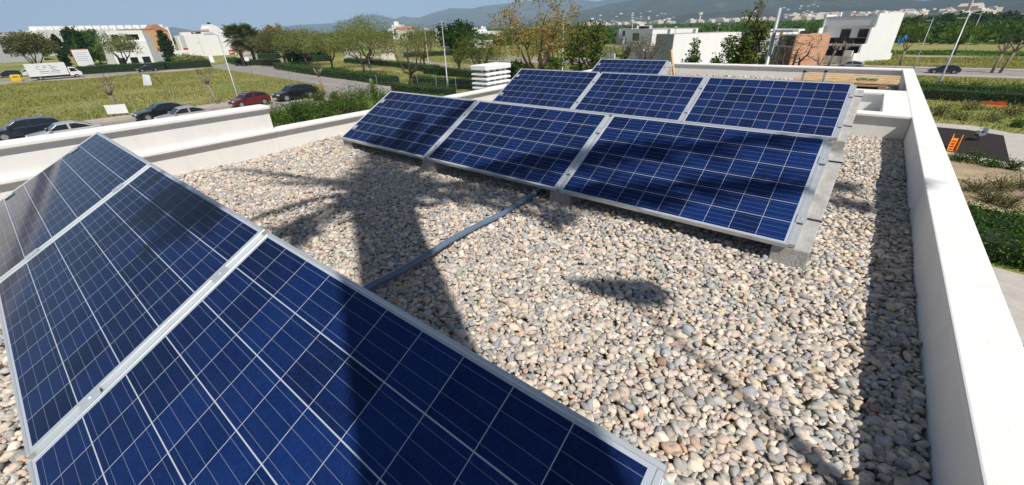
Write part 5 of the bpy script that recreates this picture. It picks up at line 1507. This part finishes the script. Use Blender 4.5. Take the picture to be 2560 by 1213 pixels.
car('midnight blue car passing behind the tall right lamp', (g(2357, 184)[0], 83.0), math.radians(182), CN, 4.6, 1.82, 1.50, 'hatch', sc=.72)

# white box truck
tr_ = empty('box_truck', (-130.3, at_x(129, 175, -130.3), GZ + .012), PI / 2, 'white box truck with grey lettering parked on the far street', 'truck'); tr_.scale = (.88, .88, .88)
bx(tr_, 'cargo_box', 'white_metal', -4.2, 2.6, -1.2, 1.2, .85, 3.55, .03)
bx(tr_, 'chassis', 'dark', -4.1, 4.3, -.9, .9, .45, .849)
mb = MB(); mb.extr([(2.75, -1.1, .55), (4.95, -1.1, .55), (4.95, -1.1, 1.25), (4.5, -1.1, 1.55), (3.9, -1.1, 2.35), (2.75, -1.1, 2.45)], (0, 2.2, 0)); mb.build('cab', M['white_metal'], tr_, bevel=.06)
mb = MB(); mb.extr([(3.0, -1.115, 1.45), (4.3, -1.115, 1.5), (3.85, -1.115, 2.2), (3.0, -1.115, 2.25)], (0, .02, 0)); mb.build('side_window', M['glass'], tr_)
mb = MB(); mb.extr([(4.49, -.95, 1.62), (4.49, .95, 1.62), (3.96, .95, 2.3), (3.96, -.95, 2.3)], (.03, 0, .02)); mb.build('windscreen', M['glass'], tr_)
for x in (-2.6, 3.8):
    for s in (-1, 1):
        mb = MB(); mb.tube([(x, s * .85, .42), (x, s * 1.13, .42)], .42, 16); w_ = mb.build('wheel', M['tyre'], tr_)
        mb = MB(); mb.tube([(x, s * 1.1305, .42), (x, s * 1.14, .42)], .25, 12); mb.build('rim', M['rim'], w_)
for s in (-1, 1):
    mb = MB(); mb.box(4.9, 4.965, s * .8 - .18, s * .8 + .18, .8, 1.05); mb.build('headlight', M['lamp'], tr_)
def lettering(text, size, mat, parent, M_, name='lettering', ext=.004):
    cu = bpy.data.curves.new(name, 'FONT'); cu.body = text; cu.size = size; cu.extrude = ext
    cu.materials.append(mat)
    tmp = bpy.data.objects.new(name, cu); COL.objects.link(tmp)
    me = bpy.data.meshes.new_from_object(tmp.evaluated_get(bpy.context.evaluated_depsgraph_get()))
    bpy.data.objects.remove(tmp)
    o = link_mesh(name, me, mat, parent)
    o.matrix_local = M_
    return o
RX = Matrix.Rotation(PI / 2, 4, 'X')
lettering('C.P.T.', 1.25, M['ink'], tr_, Matrix.Translation((-2.55, -1.206, 2.25)) @ RX)
mb = MB()
for k in range(9): 
    a = k / 8 * PI; 
pts = [(0.55 + .55 * math.cos(a) * (1 - .3 * a / 6), -1.206, 2.45 + .38 * math.sin(a) * (1 - .3 * a / 6)) for a in np.linspace(.4, 5.6, 26)]
mb.tube(pts, [.02 + .05 * math.sin(PI * i / 25) for i in range(26)], 5); mb.build('emblem', M['ink'], tr_)
mb = MB(); xx = -2.2
rr = np.random.default_rng(3)
while xx < 1.1:
    w_ = rr.uniform(.12, .34)
    if not -.75 < xx < -.35: mb.box(xx, xx + w_ - .05, -1.21, -1.2015, 1.72, 1.90)
    xx += w_
mb.box(-2.3, 1.2, -1.21, -1.2015, 1.36, 1.43)
o = mb.build('small_print', M['ink_dark'], tr_); o["kind"] = "stuff"

# ================================================================== street furniture
def tube_part(parent, name, mat, pts, rad, n=8):
    m_ = MB(); m_.tube(pts, rad, n); return m_.build(name, M[mat], parent, smooth=True)
def mushroom_lamp(label, base, H, arm=(-.5, 0), low=False):
    r_ = empty('street_lamp', (base[0], base[1], GZ), 0, label, 'street lamp', 'street lamps with round heads')
    tube_part(r_, 'pole', 'galv', [(0, 0, 0), (0, 0, 1.2), (0, 0, 1.25), (0, 0, H - .15)], [.10, .10, .075, .05])
    def head(z, ax, ay, s):
        m_ = MB(); m_.lathe([(.05 * s, .16 * s), (.30 * s, .12 * s), (.50 * s, -.02 * s), (.52 * s, -.07 * s), (.2 * s, -.10 * s)][::-1], 16, (ax, ay, z)); m_.build('lamp_head', M['grey_wall'], r_, smooth=True)
        tube_part(r_, 'bracket', 'galv', [(0, 0, z - .2), (ax * .6, ay * .6, z + .02), (ax, ay, z + .14)], .03, 6)
    head(H, arm[0], arm[1], 1.0)
    if low: head(H * .68, arm[0] * .8, arm[1] * .8, .7)
    return r_
lb_ = g(601, 263); mushroom_lamp('tall street lamp with grey mushroom head beside the red car', lb_, hgt(lb_, 540, 84), (-.25, -.75))
lb_ = g(517, 158); mushroom_lamp('street lamp with two round heads in front of the blank gable wall', lb_, hgt(lb_, 489, 82), (-.3, -.5), True)
def mast(label, base, H, bars):
    r_ = empty('lamp_mast', (base[0], base[1], GZ), 0, label, 'lamp mast', 'slender lamp masts of the park')
    tube_part(r_, 'pole', 'galv', [(0, 0, 0), (0, 0, 1.5), (0, 0, 1.55), (0, 0, H)], [.13, .13, .075, .045])
    for i, z in enumerate(bars):
        m_ = MB(); m_.box(-.62, .62, -.07, .07, z, z + .05, rz=math.radians(38)); m_.build('crossbar', M['galv'], r_)
    return r_
for lb, b_, t_, bars in (('slender mast with a crossbar before the tall brownish tree', (928, 185), (907, 63), (.88,)), ('mast with a high crossbar between red sign and chimney', (1073, 175), (1060, 67), (.9,)), ('tallest mast with two crossbars left of the dark leafy tree', (1120, 222), (1103, 50), (.62, .93)),
                         ('thin mast beside the orange crowned tree', (733, 162), (711, 72), (.94,)), ('thin mast in front of the pale blossom tree', (663, 140), (642, 80), (.96,))):
    bb = g(*b_); H = hgt(bb, *t_); mast(lb, bb, H, [H * q for q in bars])
bb = nearpos(1409, 48); mast('mast standing behind the sparse yellow tree', bb, hgt(bb, 1405, 40), [5.5])
def panel_lamp(label, base, H, side=1, rz=0.0, r=.07, zhead=None):
    r_ = empty('street_lamp', (base[0], base[1], GZ), rz, label, 'street lamp', 'street lamps with flat heads')
    tube_part(r_, 'pole', 'galv', [(0, 0, 0), (0, 0, 1.6), (0, 0, 1.7), (0, 0, H)], [r * 1.6, r * 1.5, r, r * .62])
    zh = zhead or H - .35
    m_ = MB(); m_.box(min(side * .10, side * .72), max(side * .10, side * .72), -.28, .28, zh, zh + .09); m_.build('lamp_head', M['galv'], r_, bevel=.02)
    m_ = MB(); m_.box(-.16, .16, -.03, .03, zh + .005, zh + .05); m_.build('bracket', M['galv'], r_)
    return r_
bb = nearpos(1941, 20); Hh = hgt(bb, 1967, 19); panel_lamp('thick grey lamp post with flat square head beside the feathery tree', bb, Hh, 1, math.radians(-10), .095, Hh - .80)
bb = g(2338, 233); Hh = hgt(bb, 2418, 32); panel_lamp('tall grey lamp post with flared foot right of the roof', bb, Hh, -1, 0, .08, Hh - .5)
bb = g(2283, 173); panel_lamp('thin lamp post behind the roof corner', bb, hgt(bb, 2331, 45), -1, 0, .05)
bb = g(2408, 137); panel_lamp('faint thin lamp post by the field track', bb, hgt(bb, 2452, 30), -1, 0, .05)

# the lamp outside the right parapet whose head throws the compact patch on the gravel
panel = empty('street_lamp', (8.0, -2.92, GZ), 0, 'street lamp beside the house whose head shades a patch of gravel', 'street lamp', 'street lamps with flat heads')
tube_part(panel, 'pole', 'galv', [(0, 0, 0), (0, 0, 2), (0, 0, 3.9 - GZ), (0, 0, 4.1 - GZ), (0, 0, 5.30 - GZ)], [.07, .06, .045, .016, .015])
mb = MB(); mb.prism([(-.33, .05), (-.06, -.09), (.22, -.14), (.27, .02), (.20, .11), (-.02, .10)], 5.30 - GZ + .001, 5.40 - GZ); mb.xform(Matrix.Rotation(math.radians(27), 4, 'Z')); mb.build('lamp_head', M['galv'], panel, bevel=.03)
# chain link fences: posts and wires
def fence(label, pts, h, step, group='wire fences'):
    x0, y0 = pts[0]
    r_ = empty('wire_fence', (x0, y0, GZ), 0, label, 'fence', group)
    w_ = MB()
    for (ax, ay), (bx_, by_) in zip(pts[:-1], pts[1:]):
        L_ = math.hypot(bx_ - ax, by_ - ay); n = max(1, int(L_ / step))
        for k in range(n + 1):
            x, y = ax + (bx_ - ax) * k / n - x0, ay + (by_ - ay) * k / n - y0
            m_ = MB(); m_.tube([(x, y, 0), (x, y, h)], .028, 5); m_.build('post', M['galv'], r_)
        for z in (.1, h * .5, h - .06):
            w_.tube([(ax - x0, ay - y0, z), (bx_ - x0, by_ - y0, z)], .004, 3, caps=False)
        s = 0.0
        while s < L_ - .4:     # open diagonal mesh
            for dz0, dz1 in ((.1, h - .06), (h - .06, .1)):
                w_.tube([(ax + (bx_ - ax) * s / L_ - x0, ay + (by_ - ay) * s / L_ - y0, dz0), (ax + (bx_ - ax) * (s + .4) / L_ - x0, ay + (by_ - ay) * (s + .4) / L_ - y0, dz1)], .0018, 3, caps=False)
            s += .4
    w_.build('wire_mesh', M['galv'], r_)
    return r_
fence('low wire fence on thin posts along the street side of the vacant lot', [(-55.2, -14), (-55.2, 25)], 1.9, 3.3)
fence('wire fence along the road edge of the vacant lot', [(-57, 28.5), (-75, 33.2), (-96, 35.2), (-113, 36.4)], 1.7, 3.0)
fence('wire fence from the thick gate posts to the slatted chimney', [(-48.6, 33.2), (-45.0, 34.4), (-33.0, 37.0), (-22, 39.2)], 1.9, 3.0)
for px, py, tp, lb in ((876, 234, 205, 'thick grey gate post nearest the thicket'), (931, 226, 197, 'thick grey gate post farther along the road')):
    bb = g(px, py); H = hgt(bb, px - 5, tp)
    m_ = MB(); m_.box(-.12, .12, -.12, .12, 0, H); o = m_.build('gate_post', M['galv'], bevel=.01); o.location = (bb[0], bb[1], GZ); tag(o, lb, 'gate post', 'gate posts')

# signs
def sign(label, base, H, shape, mat, w=.6, rz=0.0, name='road_sign', bar=None):
    r_ = empty(name, (base[0], base[1], GZ), rz, label, 'sign')
    tube_part(r_, 'pole', 'galv', [(0, 0, 0), (0, 0, H)], .035, 6)
    m_ = MB()
    if shape == 'round': m_.tube([(0, -.06, H), (0, -.04, H)], w / 2, 16)
    else: m_.box(-w / 2, w / 2, -.065, -.04, H - w * .45, H + w * .45)
    pn = m_.build('sign_plate', M[mat], r_)
    if bar:
        m_ = MB(); m_.box(-w * .36, w * .36, -.075, -.066, H - w * .1, H + w * .1); m_.build('sign_bar', M[bar], pn)
    return r_
RZS = math.radians(55)
bb = g(986, 141); sign('round orange red sign beside the road in the park', bb, hgt(bb, 986, 131), 'round', 'red_plastic', 1.15, RZS)
bb = g(1013, 143); sign('square blue road sign near the hedge', bb, hgt(bb, 1013, 132), 'square', 'blue_plastic', .95, RZS)
bb = g(878, 139); sign('small blue sign under the olive tree', bb, hgt(bb, 877, 121), 'square', 'blue_plastic', .8, RZS)
bb = g(622, 166); sign('plain pale sign plate seen in front of the thick palm', bb, hgt(bb, 616, 148), 'square', 'white_metal', 1.0, RZS)
bb = g(586, 152); sign('red no entry sign by the corner of the gable wall', bb, hgt(bb, 577, 131), 'square', 'red_plastic', 1.5, math.radians(75), bar='white_metal')
# framed board, white sheet, leaning frame, yellow container, stone marker
bb = nearpos(168, 150); r_ = empty('notice_board', (bb[0], bb[1], GZ), math.radians(80), 'white board with red frame standing behind the truck', 'board')
Hb = hgt(bb, 160, 126); bx(r_, 'panel', 'white_metal', -1.5, 1.5, -.04, .04, .4, Hb)
mb = MB(); mb.box(-1.65, -1.501, -.06, .06, 0, Hb + .15); mb.box(-1.5, 1.5, -.06, .06, Hb + .001, Hb + .15); mb.build('frame', M['red_plastic'], r_)
mb = MB()
for k in range(5): mb.box(-1.25, 1.1 - .3 * (k % 2), -.05, -.041, Hb - .7 - k * .42, Hb - .62 - k * .42)
o = mb.build('printed_lines', M['ink'], r_); o["kind"] = "stuff"
bb = g(300, 293); r_ = empty('sheet_sign', (bb[0], bb[1], GZ), math.radians(60), 'blank white sheet sign on a post by the street fence', 'sign')
Hb = hgt(bb, 297, 280); bx(r_, 'panel', 'white_metal', -.9, .9, -.03, .0, Hb - .15, Hb + .75); tube_part(r_, 'post', 'galv', [(.5, .03, 0), (.5, .03, Hb + .5)], .035, 6)
bb = g(372, 216); r_ = empty('leaning_board', (bb[0], bb[1], GZ), math.radians(70), 'small pale board leaning on a dark frame in the vacant lot', 'board')
mb = MB(); mb.extr([(-.7, 0, 0), (.5, 0, 0), (.6, .5, 1.7), (-.3, .5, 1.9)], (0, .05, 0)); mb.build('panel', M['galv'], r_)
tube_part(r_, 'strut', 'dark', [(.8, .5, 1.7), (1.9, 1.2, 0)], .06, 5)
bb = g(44, 203); r_ = empty('recycling_container', (bb[0], bb[1], GZ), math.radians(85), 'yellow recycling container left of the white truck', 'container')
Hb = hgt(bb, 50, 186); mb = MB(); mb.extr([(-.7, -.7, 0), (.7, -.7, 0), (.78, -.7, Hb - .2), (.6, -.7, Hb), (-.6, -.7, Hb), (-.78, -.7, Hb - .2)], (0, 1.4, 0)); mb.build('body', M['yellow_plastic'], r_, bevel=.08)
bx(r_, 'slot', 'dark', -.35, .35, -.72, -.69, Hb * .62, Hb * .75)
bb = g(530, 157); r_ = empty('stone_marker', (bb[0], bb[1], GZ), 0, 'small white tapered marker at the road fork', 'marker'); mb = MB(); mb.extr([(-.9, -.5, 0), (.9, -.5, 0), (.55, -.5, 2.0), (-.55, -.5, 2.0)], (0, 1, 0)); mb.build('body', M['white'], r_); bx(r_, 'foot', 'concrete_light', -1.6, 1.6, -.9, .9, 0, .25)

# playground
sb = g(2376, 381)
sl = empty('slide', (sb[0], sb[1], GZ + .06), math.radians(-8), 'orange plastic slide with steps on the dark playground surface', 'slide'); sl.scale = (.47, .47, .47)
for s in (-1, 1):
    mb = MB(); mb.extr([(s * .42 - .04, 0, .02), (s * .42 - .04, 0, .32), (s * .42 - .04, 1.1, .85), (s * .42 - .04, 2.2, 1.55), (s * .42 - .04, 2.45, 1.75), (s * .42 - .04, 2.6, 1.45), (s * .42 - .04, 1.2, .45), (s * .42 - .04, .5, .05)], (.08, 0, 0)); mb.build('side_rail', M['orange_plastic'], sl, bevel=.02)
mb = MB(); mb.extr([(-.379, 0, .05), (-.379, .5, .10), (-.379, 1.3, .55), (-.379, 2.3, 1.25), (-.379, 2.3, 1.19), (-.379, 1.3, .49), (-.379, .5, .05), (-.379, 0, .01)], (.758, 0, 0)); mb.build('chute', M['orange_plastic'], sl)
for k in range(4):
    bx(sl, 'step', 'red_plastic', -.30, .05, .45 + k * .42, .62 + k * .42, .16 + k * .26, .24 + k * .26)
for s in (-1, 1): tube_part(sl, 'leg', 'orange_plastic', [(s * .4, 2.45, 0), (s * .4, 2.45, 1.5)], .05, 6)
sb = g(2443, 354); sr = empty('spring_rider', (sb[0], sb[1], GZ + .06), math.radians(60), 'dark blue spring rider toy on the playground', 'spring rider'); sr.scale = (.7, .7, .7)
mb = MB(); mb.tube([(.14 * math.cos(a), .14 * math.sin(a), .02 + a * .016) for a in np.linspace(0, 24, 70)], .022, 5); mb.build('spring', M['dark'], sr)
mb = MB(); mb.extr([(-.55, -.16, .45), (.5, -.16, .45), (.72, -.16, .95), (.5, -.16, 1.15), (.25, -.16, .78), (-.35, -.16, .75), (-.6, -.16, 1.0), (-.75, -.16, .7)], (0, .32, 0)); mb.build('body', M['ink_dark'], sr, bevel=.04)
tube_part(sr, 'handle', 'galv', [(.42, -.4, 1.0), (.42, .4, 1.0)], .025, 6); bx(sr, 'seat', 'dark', -.3, .2, -.2, .2, .781, .84)
sb = g(2480, 276); bn = empty('park_bench', (sb[0], sb[1], GZ), math.radians(4), 'orange bench with red backrest in front of the double hedge', 'bench')
Lb = 1.5
for k in range(3): bx(bn, 'seat', 'orange_plastic', -Lb / 2, Lb / 2, k * .12, k * .12 + .10, .32, .355)
for k in range(2): bx(bn, 'backrest', 'red_plastic', -Lb / 2, Lb / 2, .40, .43, .42 + k * .13, .53 + k * .13)
for x in (-Lb / 2 + .3, Lb / 2 - .3): bx(bn, 'leg', 'galv', x - .03, x + .03, .02, .36, 0, .32)
# blue sheet caught in the bare tree
sb = g(2218, 165); D = dist(*sb); q0 = at(2243, 107, D); q1 = at(2266, 91, D)
mb = MB(); nn = 9
for k in range(nn):
    t = k / (nn - 1); c0 = q0 * (1 - t) + q1 * t; w_ = .35 + .18 * math.sin(t * 7)
    mb.v += [(float(c0[0]), float(c0[1]) + .1 * math.sin(k), float(c0[2]) + w_), (float(c0[0]) + .15, float(c0[1]) - .12 * math.sin(k * 2), float(c0[2]) - w_)]
mb.f += [(2 * k, 2 * k + 1, 2 * k + 3, 2 * k + 2) for k in range(nn - 1)]
o = mb.build('blue_sheet', M['blue_plastic']); sm = o.modifiers.new('thick', 'SOLIDIFY'); sm.thickness = .03; tag(o, 'bright blue plastic sheet caught in the young tree by the white house', 'sheet')
# ------------------------------------------------------------------ haze
HAZE = 0.00016
if HAZE > 0:
    mb = MB(); mb.box(-8990, 5990, -3990, 9490, GZ - 4.5, 1100)
    hz_m = bpy.data.materials.new('air'); hz_m.use_nodes = True; nt = hz_m.node_tree
    nt.nodes.remove(nt.nodes['Principled BSDF'])
    pv = nt.nodes.new('ShaderNodeVolumePrincipled'); pv.inputs['Color'].default_value = (.53, .76, 1.0, 1); pv.inputs['Density'].default_value = HAZE; pv.inputs['Anisotropy'].default_value = -0.3
    nt.links.new(pv.outputs[0], nt.nodes['Material Output'].inputs['Volume'])
    hz_o = mb.build('haze', hz_m); hz_o["kind"] = "stuff"
